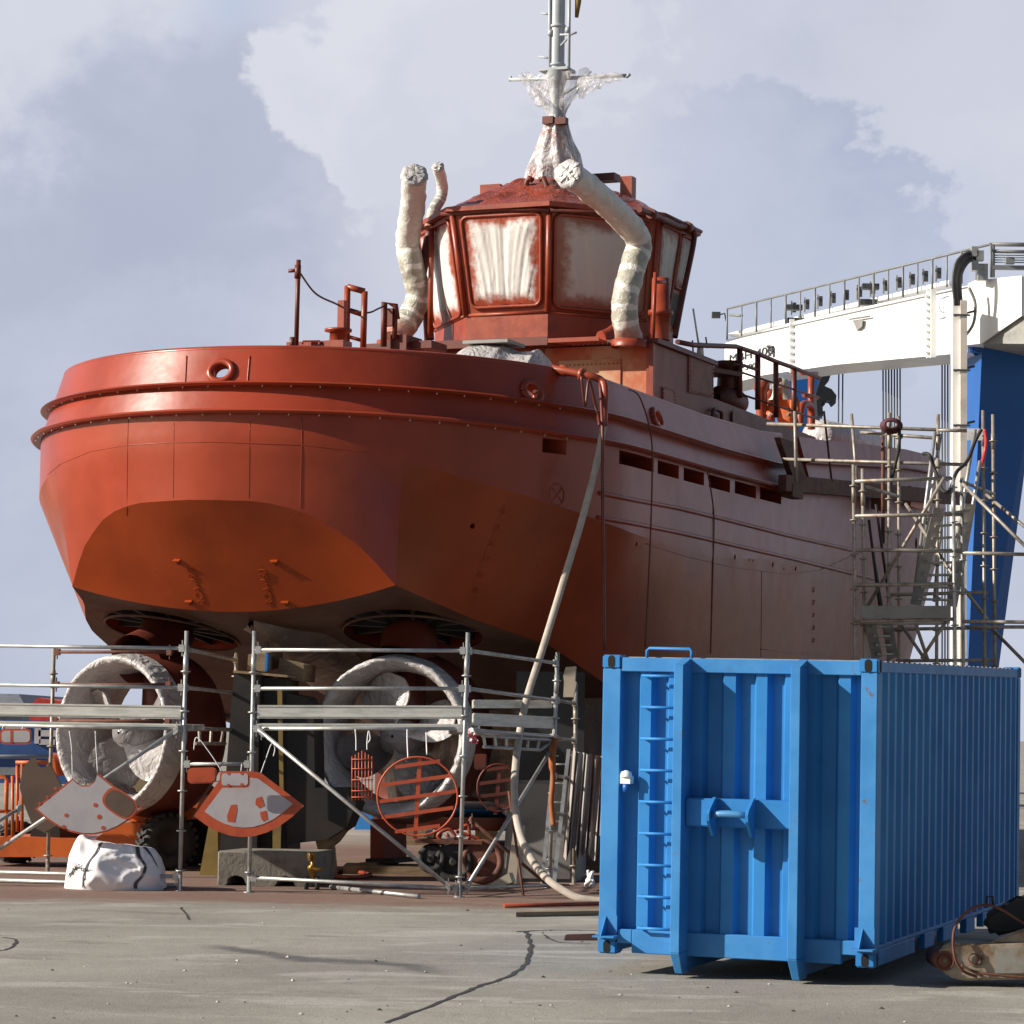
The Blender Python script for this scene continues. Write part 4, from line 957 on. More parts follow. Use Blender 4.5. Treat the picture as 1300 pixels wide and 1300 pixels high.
# frame
g = MB()
for s0, s1 in ((0, .165), (2.30, 2.44)): cbox(g, s0, s1, -.012, .13, .118, 2.462)
for s0, s1 in ((.001, .14), (2.30, 2.439)): cbox(g, s0, s1, LL_-.13, LL_+.012, .118, 2.462)
cbox(g, .166, 2.299, -.006, .09, 2.44, 2.562); cbox(g, .30, 2.15, -.006, .07, .015, .215); cbox(g, .166, .30, -.006, .07, .095, .215); cbox(g, 2.15, 2.299, -.006, .07, .095, .215)
for s0, s1 in ((.004, .08), (2.36, 2.436)): cbox(g, s0, s1, .131, LL_-.131, 2.47, 2.56)
for s0, s1 in ((.004, .08), (2.37, 2.436)):
    for a, b in ((.18, 1.55), (1.95, 2.35), (2.75, 3.4), (3.8, 4.2), (4.6, LL_-.18)): cbox(g, s0, s1, a, b, .0, .135)
    cbox(g, s0+.005, s1-.005, .18, LL_-.18, .136, .17)
bmesh.ops.bevel(g.bm, geom=g.bm.edges[:], offset=.006, segments=1, affect='EDGES')
g.build('frame', 'bluedirt', CT)
# corner castings; flat near-black ovals paint the dark of their holes
def casting(s0, s1, l0, l1, h0, h1):
    g = MB(); cbox(g, s0, s1, l0, l1, h0, h1); bmesh.ops.bevel(g.bm, geom=g.bm.edges[:], offset=.012, segments=2, affect='EDGES')
    g.mat(1); c = ct((s0+s1)/2, l0-.002, (h0+h1)/2)
    g.face([g.bm.verts.new(c+cw*math.cos(t)*.033+cu*(math.sin(t)*.034+(.022 if math.sin(t) > 0 else -.022))) for t in [2*PI*k/20 for k in range(20)]])
    if s1 > 2: 
        c = ct(s1+.002, (l0+l1)/2, (h0+h1)/2); g.face([g.bm.verts.new(c+cl*math.cos(t)*.033+cu*(math.sin(t)*.034+(.022 if math.sin(t) > 0 else -.022))) for t in [2*PI*k/20 for k in range(20)]])
    g.build('corner_casting', ['blue', 'hole'], CT)
for h0, h1 in ((0, .118), (2.463, 2.583)):
    for s0, s1 in ((-.005, .165), (2.278, 2.445)):
        casting(s0, s1, -.02, .16, h0, h1); casting(s0, s1, LL_-.15, LL_+.02, h0, h1)
for s0, s1, sx in ((.0, .17, .06), (2.27, 2.44, 2.33)):
    g = MB(); cbox(g, s0, s1, -.022, -.014, .16, .33); cbox(g, s0-.005, s1+.02, -.17, -.0221, .148, .162)
    a, b, c = ct(sx, -.0221, .325), ct(sx, -.16, .163), ct(sx, -.0221, .163); g.prism([a, b, c], cw*.012); g.build('lifting_bracket', 'bluedirt', CT)
# two upright skid rails with turned-in feet, running back under the floor
for s0 in (.715, 1.745):
    g = MB(); cbox(g, s0, s0+.085, -.23, .03, .055, 2.50)
    g.hexa([ct(s0, -.23, .054), ct(s0+.085, -.23, .054), ct(s0+.085, .1, .054), ct(s0, .1, .054), ct(s0+.02, -.13, -.125), ct(s0+.085, -.13, -.125), ct(s0+.085, .1, -.125), ct(s0+.02, .1, -.125)])
    a = [ct(s0, -.23, 2.501), ct(s0, .03, 2.57), ct(s0, .03, 2.501)]; g.prism(a, cw*.085)
    cbox(g, s0, s0+.085, .101, LL_-.3, -.10, .09); bmesh.ops.bevel(g.bm, geom=g.bm.edges[:], offset=.005, segments=1, affect='EDGES')
    g.build('skid_rail', 'bluedirt', CT)
# hook bar
g = MB(); cbox(g, .801, 1.744, -.13, .03, 1.13, 1.37); bmesh.ops.bevel(g.bm, geom=g.bm.edges[:], offset=.012, segments=2, affect='EDGES')
hbm = g.build('hook_beam', 'blue', CT)
for s0 in (1.06, 1.40):
    g = MB(); pr_ = [(-.131, 1.385), (-.17, 1.385), (-.33, 1.29), (-.36, 1.25), (-.35, 1.19), (-.22, 1.06), (-.131, 1.05)]
    g.prism([ct(s0, a, b) for a, b in pr_], cw*.025); g.build('hook_cheek', 'blue', hbm)
g = MB(); g.tube([ct(1.085, -.28, 1.24), ct(1.17, -.285, 1.25), ct(1.24, -.29, 1.252), ct(1.32, -.285, 1.25), ct(1.40, -.28, 1.24)], [.025, .03, .032, .03, .025], 14); g.build('hook_pin', pmat('worn_blue_pin', (.05, .21, .44), .5, col2=(.26, .10, .05), scale=14, lo=.55, hi=.65), hbm)
# ladder
for k in range(9):
    h = 2.405-k*.271; g = MB(); g.tube([ct(.372, -.07, h), ct(.712, -.07, h)], .013, 8); g.tube([ct(.378, -.07, h), ct(.378, .03, h)], .011, 6)
    g.build('ladder_rung', 'blue', CT)
g = MB(); g.tube([ct(.365, .1, 2.55), ct(.365, .1, 2.625), ct(.385, .1, 2.645), ct(.75, .1, 2.645), ct(.77, .1, 2.625), ct(.77, .1, 2.55)], .014, 8); g.build('grab_handle', 'blue', CT)
g = MB(); c = ct(.235, -.0, 1.50); g.box(c-cl*.01, cw*.09, cl*.10, cu*.06); g.lathe(c-cl*.03+cu*.03, cu, [(0, .055), (.04, .045), (.055, .01)], 14); g.mat(1); g.lathe(c-cl*.03-cu*.10, cu, [(0, .028), (.07, .032)], 12, caps=True); g.build('power_socket', ['white', 'craneblue'], CT)
# ------------------------------------------------------------------ scaffolding by the thrusters
TR = .0265
def std(parent, top, bot, n, name='standard', mat='galv', z0=.25, r=TR):
    top, bot = Vector(top), Vector(bot); g = MB(); g.tube([bot, top], r, 12)
    Ln = (top-bot).length; ax = (top-bot)/Ln; z = z0
    while z < Ln-.05:
        g.lathe(bot+ax*z, ax, [(-.012, r*1.15), (-.008, .062), (.008, .062), (.012, r*1.15)], 14); z += .5
    g.lathe(bot, (0, 0, 1), [(0, .075), (.008, .075), (.009, .028), (.2, .028)], 14, caps=True)
    g.lathe(bot+ax*(Ln-.55), ax, [(0, r*1.25), (.25, r*1.25)], 12, caps=True)
    return g.build(name, mat, parent)
def bar(parent, a, b, name='ledger', mat='galv', r=TR*.92, heads=True):
    a, b = Vector(a), Vector(b); g = MB(); g.tube([a, b], r, 10)
    if heads:
        t = (b-a).normalized()
        for q, s in ((a, 1), (b, -1)):
            g.box(q+t*s*.055, t*.07, t.cross(Vector((0, 0, 1))).normalized()*.05, (0, 0, .09)); g.box(q+t*s*.05, t*.012, t.cross(Vector((0, 0, 1))).normalized()*.02, (0, 0, .2))
    return g.build(name, mat, parent)
def px3(p): return at(*p)
def deck(parent, fl, fr, back, name='deck_board', n=2, w=.30, mat='alu'):
    """metal planks from fl to fr, going back; front edge shows a stiffened profile"""
    t = (fr-fl).normalized(); bk = Vector(back).normalized()
    for k in range(n):
        g = MB(); o_ = bk*(w+.015)*k; up = Vector((0, 0, 1)); Lh = (fr-fl).length; c = (fl+fr)/2+o_
        g.box(c+bk*w/2-up*.008, t*Lh, bk*w, up*.012); g.box(c-up*.045, t*Lh, bk*.02, up*.06); g.box(c+bk*w-up*.045, t*Lh, bk*.02, up*.06); g.box(c-up*.018-bk*.008, t*Lh, bk*.012, up*.014)
        g.build(name, mat, parent)
def toe(parent, a, b, h=.16, mat='alu'):
    t = (b-a).normalized(); s = t.cross(Vector((0, 0, 1))).normalized(); g = MB(); c = (a+b)/2
    g.box(c+Vector((0, 0, h/2)), t*(b-a).length, s*.022, (0, 0, h)); g.box(c+Vector((0, 0, h*.98))-s*-.014, t*(b-a).length, s*.016, (0, 0, .02)); g.box(c+Vector((0, 0, .03))-s*-.014, t*(b-a).length, s*.016, (0, 0, .02))
    return g.build('toe_board', mat, parent)
def foot(px, py, Y):
    return at(px, py, Y)
SC = thing('scaffold', gnd(400, 1132), 'galvanised tube scaffold with metal decks standing around the two wrapped thrusters', 'scaffold')
Y1, Y2, Y3, Y4 = 36.2, 36.0, 35.4, 38.1
b1, b2, b3 = gnd(228, 1131), gnd(316, 1133), gnd(583, 1139)
def up_to(b, px, py):
    return at(px, py, b.y)
t1, t2, t3 = up_to(b1, 237, 801), up_to(b2, 323, 801), up_to(b3, 594, 803)
std(SC, t1, b1, 6); std(SC, t2, b2, 6); std(SC, t3, b3, 6)
def on(b, t, py):   # point of a standard at picture height py
    pb, pt = 0, 1
    for _ in range(40):
        m_ = (pb+pt)/2; q = b.lerp(t, m_); d_ = q-EYE; y = 650-FPX*d_.dot(UP)/d_.dot(FW)
        if y > py: pb = m_
        else: pt = m_
    return b.lerp(t, pb)
# left bay, runs out of the picture
b0 = b1-(b3-b2).normalized()*2.6+Vector((0, .15, 0)); t0 = b0+(t1-b1)
std(SC, t0, b0, 6)
for y0, y1 in ((825, 823), (874, 873), (926, 925), (1112, 1113)): bar(SC, b0.lerp(t0, 0)+(on(b1, t1, y1)-b1), on(b1, t1, y1))
# link and right bay
bar(SC, on(b1, t1, 970), on(b2, t2, 970)); bar(SC, on(b1, t1, 1108), on(b2, t2, 1112)) if False else None
for y0, y1 in ((825, 826), (874, 874), (925, 925), (1114, 1128)): bar(SC, on(b2, t2, y0), on(b3, t3, y1))
# returns behind
bkv = Vector((SF.x*.9, SF.y, 0)).normalized()
b4 = gnd(697, 1128); b4 = Vector((b4.x, 38.0, 0)); q = at(697, 1128, 38.0); b4 = Vector((q.x, 38.0, 0)); t4 = at(708, 828, 38.0)
std(SC, t4, b4, 6, mat='galv'); q = at(729, 1090, 38.9); b5 = Vector((q.x, 38.9, 0)); t5 = at(731, 868, 38.9)
std(SC, t5, b5, 6, mat='galv_old')
for y0, y4 in ((826, 842), (874, 889), (926, 936), (1128, 1124)): bar(SC, on(b3, t3, y0), on(b4, t4, y4))
for y4, y5 in ((889, 893), (937, 940), (985, 988), (1033, 1034)): bar(SC, on(b4, t4, y4), on(b5, t5, y5), mat='galv_old')
b6 = Vector((at(296, 1100, 38.9).x, 38.9, 0)); t6 = at(300, 830, 38.9); std(SC, t6, b6, 6, mat='galv_old')
for y0, y6 in ((824, 838), (873, 880), (926, 926)): bar(SC, on(b1, t1, y0), on(b6, t6, y6), mat='galv_old')
b7 = b0+(b6-b1); t7 = t0+(t6-t1)*1.0; std(SC, b7+Vector((0, 0, 3.1)), b7, 6, mat='galv_old')
for z in (2.1, 2.6, 3.05): bar(SC, b7+Vector((0, 0, z)), b6+Vector((-.9, .05, z+.02)), mat='rustbeam')
# diagonal braces
bar(SC, at(-40, 1104, 36.4), on(b1, t1, 924)-Vector((.05, .05, 0)), 'brace', r=.026); bar(SC, on(b2, t2, 926)+Vector((.08, -.05, 0)), on(b3, t3, 1128)+Vector((-.1, -.05, 0)), 'brace', r=.026)
bar(SC, on(b3, t3, 1128)+Vector((.08, .02, 0)), on(b4, t4, 945)+Vector((0, -.06, 0)), 'brace', r=.026); bar(SC, at(-30, 920+38, 38.2), at(28, 890, 38.2), 'brace', r=.024) if False else None
bar(SC, at(596, 1040, 37.4), at(705, 1132, 38.0), 'brace', 'rustbeam', r=.022); bar(SC, at(-30, 1060, 37.6), at(28, 1024, 38.0), 'brace', r=.024)
# decks and toe boards
f1 = on(b1, t1, 919); f0 = b0+(f1-b1); f2 = on(b2, t2, 918); f3 = on(b3, t3, 919)
deck(SC, f0, f1-Vector((.03, 0, 0)), bkv); toe(SC, f0+Vector((0, -.02, .06)), f1+Vector((-.04, -.02, .06)))
deck(SC, f2+Vector((.05, 0, 0)), f3-Vector((.04, 0, 0)), bkv); toe(SC, f2+Vector((.06, -.02, .06)), f3+Vector((-.04, -.02, .06)))
r0, r1 = at(598, 925, 35.9), at(700, 932, 38.0); deck(SC, r0, r1, SS*-1, n=1); toe(SC, at(600, 921, 35.8), at(703, 925, 38.0), .15); toe(SC, at(600, 899, 36.2), at(700, 899, 38.3), .10)
# lattice girder under the return deck
g = MB(); q = [at(612, 934, 36.1), at(702, 940, 37.9), at(614, 948, 36.1), at(686, 952, 37.6), at(702, 940, 37.9)]
g.tube([q[0], q[1]], .022, 8); g.tube([q[2], q[3], q[4]], .022, 8)
for k in range(6): t = k/5*.78+.02; a = q[0].lerp(q[1], t); b = q[2].lerp(q[3], min(1, t*1.18)); g.box((a+b)/2, SF*.05, SS*.02, b-a)
g.build('lattice_girder', 'galv', SC)
g = MB(); q = [at(246, 924, 37), at(290, 927, 38.6), at(248, 944, 37), at(286, 944, 38.4)]; g.tube([q[0], q[1]], .022, 8); g.tube([q[2], q[3]], .022, 8)
for k in range(3): a = q[0].lerp(q[1], .15+.35*k); b = q[2].lerp(q[3], .15+.35*k); g.box((a+b)/2, SF*.05, SS*.02, b-a)
g.build('lattice_girder', 'galv_old', SC)
# ties and tape
def loopstring(pts, r=.008, mat='signwhite', name='tie_cord', parent=SC):
    g = MB(); g.tube(smooth_path(pts, 5), r, 6); return g.build(name, mat, parent)
g = MB(); P_ = smooth_path([at(594, 926, 35.2), at(600, 924, 35.15), at(603, 932, 35.15), at(606, 939, 35.15), at(598, 937, 35.12), at(596, 929, 35.12)], 6)
g.grid([[p, p+Vector((.03*math.sin(i), -.01, -.05))] for i, p in enumerate(P_)]); g.build('barrier_tape', pmat('red_white_tape', (.75, .72, .72), .5, col2=(.55, .04, .04), scale=14, lo=.49, hi=.51), SC)

# loose tubes on the slab
for (x0, y0), (x1, y1), lab in (((-20, 1117), (225, 1124), 'long galvanised tube lying on the slab behind the white bulk bag'), ((420, 1126), (532, 1138), 'pale plank end lying on the slab left of the taped scaffold post')):
    a, b = gnd(x0, y0, .03), gnd(x1, y1, .03); g = MB(); g.tube([a, b], .028, 10); o = g.build('loose_tube', 'galv', loc=(a+b)/2-Vector((0, 0, .028))); tag(o, lab, 'tube')
a, b = gnd(640, 1150, .03), gnd(768, 1147, .03); g = MB(); g.tube([a, b], .025, 8); tag(g.build('loose_pipe', 'red', loc=a), 'thin red pipe lying on the slab beside the container', 'pipe')
a, b = gnd(655, 1160, .03), gnd(766, 1158, .03); g = MB(); g.box((a+b)/2, b-a, (0, .25, 0), (0, 0, .05)); tag(g.build('loose_plank', 'wood', loc=a), 'dark timber plank lying on the slab left of the container', 'plank')

# ------------------------------------------------------------------ things hanging from the scaffold
def plate2(name, outline, Y, label, cat, face='plate', border='platered', inset=.82, slope=0., th=.012, group=None, red=(), hole=None, xref=0):
    yy = lambda x: Y+slope*(x-xref)
    P = [at(x, y, yy(x)) for x, y in outline]; c = sum(P, Vector())/len(P)
    n = Vector((slope*-1*36/3600*100 if False else 0, -1, 0))
    t = thing(name, c, label, cat, group)
    g = MB(); g.prism(P, (0, th, 0)); g.build('plate', border, t)
    cx = sum(x for x, y in outline)/len(outline); cy = sum(y for x, y in outline)/len(outline)
    I = [at(cx+(x-cx)*inset[0], cy+(y-cy)*inset[1]+(inset[2] if len(inset) > 2 else 0), yy(cx+(x-cx)*inset[0])-.004) for x, y in outline]
    g = MB(); g.prism(I, (0, .003, 0)); g.build('grey_face', face, t)
    for pts in red:
        Q = [at(x, y, yy(x)-.007) for x, y in pts]; g = MB(); g.prism(Q, (0, .002, 0)); g.build('paint_patch', border, t)
    if hole:
        hx, hy, ra, rb, ang = hole
        for k, (mt, s_, o_) in enumerate(((border, 1.0, .007), ('plateback', .86, .0095))):
            Q = []
            for i in range(26):
                a = 2*PI*i/26; ca, sa = math.copysign(abs(math.cos(a))**.7, math.cos(a))*ra*s_, math.copysign(abs(math.sin(a))**.7, math.sin(a))*rb*s_
                x, y = hx+ca*math.cos(ang)-sa*math.sin(ang), hy+ca*math.sin(ang)+sa*math.cos(ang); Q.append(at(x, y, yy(x)-o_))
            g = MB(); g.prism(Q, (0, .0015, 0)); g.build('hatch_edge' if k == 0 else 'hatch_plate', mt, t)
    return t
def disc(cx, cy, r): return [(cx+r*math.cos(k*PI/5), cy+r*math.sin(k*PI/5)) for k in range(10)]
def arc(p, q, sag, n=9):
    out = []
    for k in range(n+1):
        t = k/n; out.append((lerp(p[0], q[0], t), lerp(p[1], q[1], t)+sag*4*t*(1-t)))
    return out
ol1 = [(92, 988), (97, 993), (104, 997), (113, 997), (121, 991), (124, 981), (181, 1027)]+arc((181, 1027), (44, 1027), 33)[1:]
plate2('fan_plate', ol1, 35.6, 'pale grey fan shaped plate with dark oval hatch, hung above the white bulk bag', 'steel plate', inset=(.95, .94), red=[disc(*p) for p in ((84, 1035, 2.6), (81, 1050, 2.6), (121, 1022, 2.8), (126, 1037, 3), (131, 1051, 2.8), (60, 1012, 2), (70, 1001, 2), (50, 1020, 2))], hole=(152, 1020, 23, 15, .62))
ol2 = [(246, 1036), (283, 984), (318, 979), (331, 981), (386, 1023)]+arc((386, 1023), (246, 1036), 33)[1:-1]
plate2('fan_plate', ol2, 35.55, 'fan shaped plate with broad orange border and red paint dabs, hung between two scaffold posts', 'steel plate', inset=(.80, .76, -5), red=[[(293, 1022), (300, 1021), (301, 1028), (298, 1044), (289, 1043), (288, 1036)], [(325, 1014), (332, 1011), (336, 1023), (329, 1026), (324, 1021)], [(330, 1031), (338, 1029), (340, 1040), (334, 1043), (331, 1038)]])
rr = lambda x0, y0, x1, y1, r=4, sl=0: [(x+dx, y+dy+sl*(x-x0)) for x, y, pts in ((x1-r, y0+r, ((0, -r), (r*.7, -r*.7), (r, 0))), (x1-r, y1-r, ((r, 0), (r*.7, r*.7), (0, r))), (x0+r, y1-r, ((0, r), (-r*.7, r*.7), (-r, 0))), (x0+r, y0+r, ((-r, 0), (-r*.7, -r*.7), (0, -r)))) for dx, dy in pts]
plate2('cover_plate', rr(279, 979, 317, 1000), 35.4, 'small pale cover plate with thin red rim on the orange bordered fan plate', 'steel plate', inset=(.88, .74), red=[disc(290, 982, 2), disc(307, 982, 2), disc(290, 997, 2), disc(307, 996, 2)])
plate2('cover_plate', rr(238, 975, 275, 995, 5, -.03), 35.7, 'small plain orange cover plate beside the left scaffold post', 'steel plate', face='platered', inset=(.9, .85))
plate2('cover_plate', rr(0, 925, 40, 945, 5), 35.9, 'small double pale cover plate with red rims at the left edge', 'steel plate', inset=(.9, .74), red=[rr(13, 927, 16, 943, 1)])
ol3 = [(28, 975), (40, 962), (46, 963), (48, 971), (54, 975), (60, 973), (63, 967), (80, 1000), (72, 1050), (58, 1058), (42, 1050), (30, 1020), (25, 1000)]
plate2('fan_plate', ol3, 38.6, 'brown fan plate seen from behind, hung in shade at far left', 'steel plate', face='plateback', border='plateback', inset=(.97, .97))
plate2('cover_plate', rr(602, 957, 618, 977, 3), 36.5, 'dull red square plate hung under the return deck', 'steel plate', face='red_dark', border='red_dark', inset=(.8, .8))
def cord(p0, p1, Y, r=.007, label=None):
    g = MB(); g.tube(smooth_path([at(p0[0], p0[1], Y), at((p0[0]+p1[0])/2+1, (p0[1]+p1[1])/2, Y), at(p1[0], p1[1], Y)], 4), r, 6); return g
for k, pts in enumerate(([(92, 988), (91, 950), (88, 928)], [(124, 981), (122, 950), (121, 928)], [(282, 980), (268, 958), (250, 936), (246, 952)], [(331, 982), (338, 962), (345, 944), (349, 950), (347, 960)], [(306, 979), (307, 970)], [(3, 926), (4, 922), (7, 921)], [(28, 926), (29, 922)])):
    loopstring([at(x, y, 35.75 if k < 4 else 35.6) for x, y in pts], .007)
# round grille
def ringgrille(cx, cy, rx, ry, Y, bars, label, name='round_grille', mat='platered', r=.012, tilt=.17):
    t = thing(name, at(cx, cy, Y), label, 'grille')
    g = MB(); g.tube([at(cx+rx*math.cos(a), cy+ry*math.sin(a), Y) for a in [2*PI*k/40 for k in range(41)]], r, 8, caps=False); g.build('ring', mat, t)
    for k in range(bars):
        y = cy+ry*(-.82+1.64*k/(bars-1)); hw = rx*math.sqrt(max(0, 1-((y-cy)/ry)**2))*.98
        g = MB(); a, b = at(cx-hw, y+tilt*hw*.8, Y), at(cx+hw, y-tilt*hw*.8, Y); g.box((a+b)/2, b-a, (0, .012, 0), (0, 0, .045)); g.build('bar', mat, t)
    g = MB(); g.box((at(cx+3, cy-ry, Y+.015)+at(cx-3, cy+ry+4, Y+.015))/2, (.05, 0, 0), (0, .01, 0), at(cx+3, cy-ry, Y)-at(cx-3, cy+ry+4, Y)); g.build('upright', mat, t)
    return t
ringgrille(530, 1011, 51, 50, 35.15, 5, 'round orange grille with five slanting bars, hung in front of the right thruster')
loopstring([at(518, 963, 35.15), at(517, 940, 35.3), at(517, 926, 35.35)]); loopstring([at(542, 958, 35.15), at(541, 930, 35.3)])
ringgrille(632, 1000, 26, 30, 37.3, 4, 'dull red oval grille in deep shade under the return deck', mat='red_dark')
t = thing('bar_grille', at(459, 985, 35.3), 'narrow red grille of upright bars with rounded top, hung beside the round grille', 'grille')
for k in range(7):
    x = 447+k*4.2; g = MB(); ytop = 953+abs(k-3)*2.4; g.tube([at(x, ytop, 35.3), at(x, 1016, 35.3)], .008, 6); g.build('bar', 'platered', t)
for y in (964, 976, 990, 1004, 1012): g = MB(); g.tube([at(446, y, 35.29), at(474, y, 35.29)], .007, 6); g.build('cross_bar', 'platered', t)
for pts in ([(452, 953), (452, 940), (451, 926)], [(466, 952), (466, 942), (468, 928), (470, 938), (466, 944)]): loopstring([at(x, y, 35.3) for x, y in pts])

# ------------------------------------------------------------------ stair tower scaffold on the right
ST = thing('stair_scaffold', Vector((at(1150, 830, 41).x, 41.5, 0)), 'weathered tube scaffold with aluminium stairs beside the tug bow', 'scaffold')
def tb(x0, y0, x1, y1, Ya=41., Yb=None, r=.027, mat='galv_old', name='ledger'):
    g = MB(); g.tube([at(x0, y0, Ya), at(x1, y1, Yb or Ya)], r, 8); return g.build(name, mat, ST)
def sd(x0, y0, x1, Y, mat='galv_old'):
    t = at(x0, y0, Y); b = at(x1, 838, Y); d_ = (b-t).normalized(); b = t+d_*((t.z)/-d_.z); std(ST, t, b, 0, mat=mat, z0=.2)
sd(1083.5, 590, 1086, 41); sd(1095, 595, 1098, 41.9); sd(1129, 524, 1128, 43.2); sd(1141, 528, 1141.5, 43.8); sd(1191, 526, 1189, 43.2)
sd(1210, 606, 1212.5, 41, 'galv'); sd(1221, 606, 1223, 41.9, 'galv'); sd(1248, 521, 1250, 43.2); sd(1260.5, 526, 1263, 44)
tb(1121, 545, 1121, 690, 44.5, r=.03, mat='rustbeam', name='standard')
for a in ((974, 538, 1230, 547, 45, 43.2), (1093, 549, 1186, 556, 44.4, 43.4), (993, 583, 1230, 590, 45, 43.2), (1085, 611, 1208, 607, 41, 41), (1085, 655, 1222, 653, 41, 41), (1085, 698, 1222, 700, 41, 41), (1222, 702, 1310, 704, 41, 41), (1085, 743, 1214, 741, 41, 41), (1130, 755, 1255, 752, 43.5, 43.5), (1092, 789, 1210, 786, 41, 41), (1130, 799, 1250, 797, 43.5, 43.5), (1222, 789, 1310, 790, 41, 40.5), (1222, 796, 1310, 796, 42, 41.5), (1138, 839, 1262, 838, 43.5, 43.5), (1190, 546, 1232, 547, 43.2, 43.2), (1098, 618, 1140, 630, 41.9, 43.2), (1220, 611, 1262, 627, 41.9, 44)):
    tb(*a)
for a in ((1199, 606, 1100, 772, 40.9, 41.9), (1203, 604, 1096, 774, 40.95, 41.95) if False else (1150, 640, 1215, 738, 43.6, 41.2), (1222, 614, 1310, 702, 41, 40), (1252, 628, 1312, 678, 44, 43), (1224, 748, 1253, 786, 42, 43.5), (1258, 797, 1312, 852, 43.5, 42.5), (1170, 836, 1203, 786, 41.4, 41.2), (1142, 790, 1175, 838, 43.5, 43), (1160, 785, 1178, 838, 42.5, 42.5), (1009, 522, 1011, 612, 44.6, 44.6), (1081, 526, 1088, 612, 45.6, 45), (1196, 650, 1186, 764, 44.5, 44.5)):
    tb(*a, name='brace')
# aluminium stairs: stringers and treads
def stair(a0, a1, b0, b1, Ya, Yb, n, nm):
    for (p, q, Yp) in ((a0, a1, Ya), (b0, b1, Yb)):
        t_, b_ = at(p[0], p[1], Yp), at(q[0], q[1], Yp+.9); d_ = b_-t_; g = MB(); s_ = d_.cross(Vector((0, 1, 0))).normalized(); g.box((t_+b_)/2, d_, Vector((0, .04, 0)), s_*.16); g.build('stair_stringer', 'galv', ST)
    A, B, C, D = at(*a0, Ya), at(*a1, Ya+.9), at(*b0, Yb), at(*b1, Yb+.9)
    for k in range(n):
        t = (k+.5)/n; p, q = A.lerp(B, t), C.lerp(D, t); g = MB(); g.box((p+q)/2, q-p, Vector((0, .2, 0)), (0, 0, .03)); g.build('stair_tread', 'galv_old', ST)
stair((1192, 645), (1162, 768), (1232, 640), (1208, 770), 41.3, 42.0, 8, 0)
stair((1104, 790), (1114, 836), (1126, 790), (1134, 836), 41.6, 42.2, 4, 0)
for x0, y0, x1, y1, Y in ((1187, 548, 1160, 760, 43.0), (1194, 552, 1172, 700, 43.3), (1238, 545, 1205, 745, 42.6), (1244, 585, 1226, 700, 42.4), (1103, 660, 1118, 780, 43.4), (1108, 700, 1130, 836, 43.8), (1112, 640, 1130, 770, 44.2)):
    tb(x0, y0, x1, y1, Y, r=.028 if x0 > 1150 else .022, mat='galv' if x0 > 1150 else 'black', name='hand_rail')
g = MB(); a, b = at(1092, 777, 40.95), at(1207, 777, 40.95); g.box((a+b)/2, b-a, (0, .03, 0), (0, 0, .18)); g.build('toe_board', 'palegrey', ST)
g = MB(); a, b = at(1092, 789, 41.2), at(1207, 789, 41.2); g.box((a+b)/2+Vector((0, .4, 0)), b-a, (0, .7, 0), (0, 0, .05)); g.build('deck_board', 'alu', ST)
g = MB()
for k in range(6): c = at(1131+k*.5-1, 540, 43.05); g.tube([c+Vector((math.cos(a)*(.10+.012*k), .04*(k-3), math.sin(a)*(.06+.01*k))) for a in [2*PI*j/18 for j in range(19)]], .02, 6, caps=False)
tag(g.build('rope_coil', 'rope', loc=at(1131, 540, 43)), 'maroon coil of rope hung on the topmost scaffold tube by the bow', 'rope')
g = MB(); g.tube(smooth_path([at(1142, 545, 43), at(1141, 570, 43), at(1134, 600, 43.2), at(1128, 625, 43.2)], 5), .025, 6); tag(g.build('hanging_hose', 'rubber', loc=at(1142, 545, 43)), 'black hose hanging below the maroon rope coil', 'hose')
g = MB(); g.tube(smooth_path([at(1246, 545, 42.5), at(1238, 560, 42.5), at(1228, 585, 42.5), at(1214, 600, 42), at(1206, 622, 41.5), at(1196, 622, 41.5), at(1188, 600, 42), at(1180, 578, 42), at(1172, 576, 42.2)], 6), .028, 8); tag(g.build('power_cable', 'rubber', loc=at(1214, 600, 42)), 'thick black cable looped from the sign down to the stair tower', 'cable')
t = thing('safety_sign', at(1237, 550, 42.8), 'small white sign with a red mark tied to the stair tower', 'sign')
g = MB(); a = at(1228, 544, 42.8); b = at(1247, 544, 42.8); c = at(1247, 559, 42.8); d_ = at(1228, 559, 42.8); g.prism([a, b, c, d_], (0, .01, 0)); g.build('sign_panel', 'signwhite', t)
g = MB(); g.prism([at(x, y, 42.795) for x, y in ((1233, 549), (1236, 551), (1239, 549), (1236, 555))], (0, .003, 0)); g.build('sign_mark', 'signred', t)
g = MB(); g.tube(smooth_path([at(1250, 545, 43), at(1252, 560, 43), at(1250, 575, 43), at(1246, 590, 42.8)], 5), [.03]*16, 6); tag(g.build('red_strap', 'signred', loc=at(1250, 545, 43)), 'red strap wound on the tall scaffold post beside the white sign', 'strap')
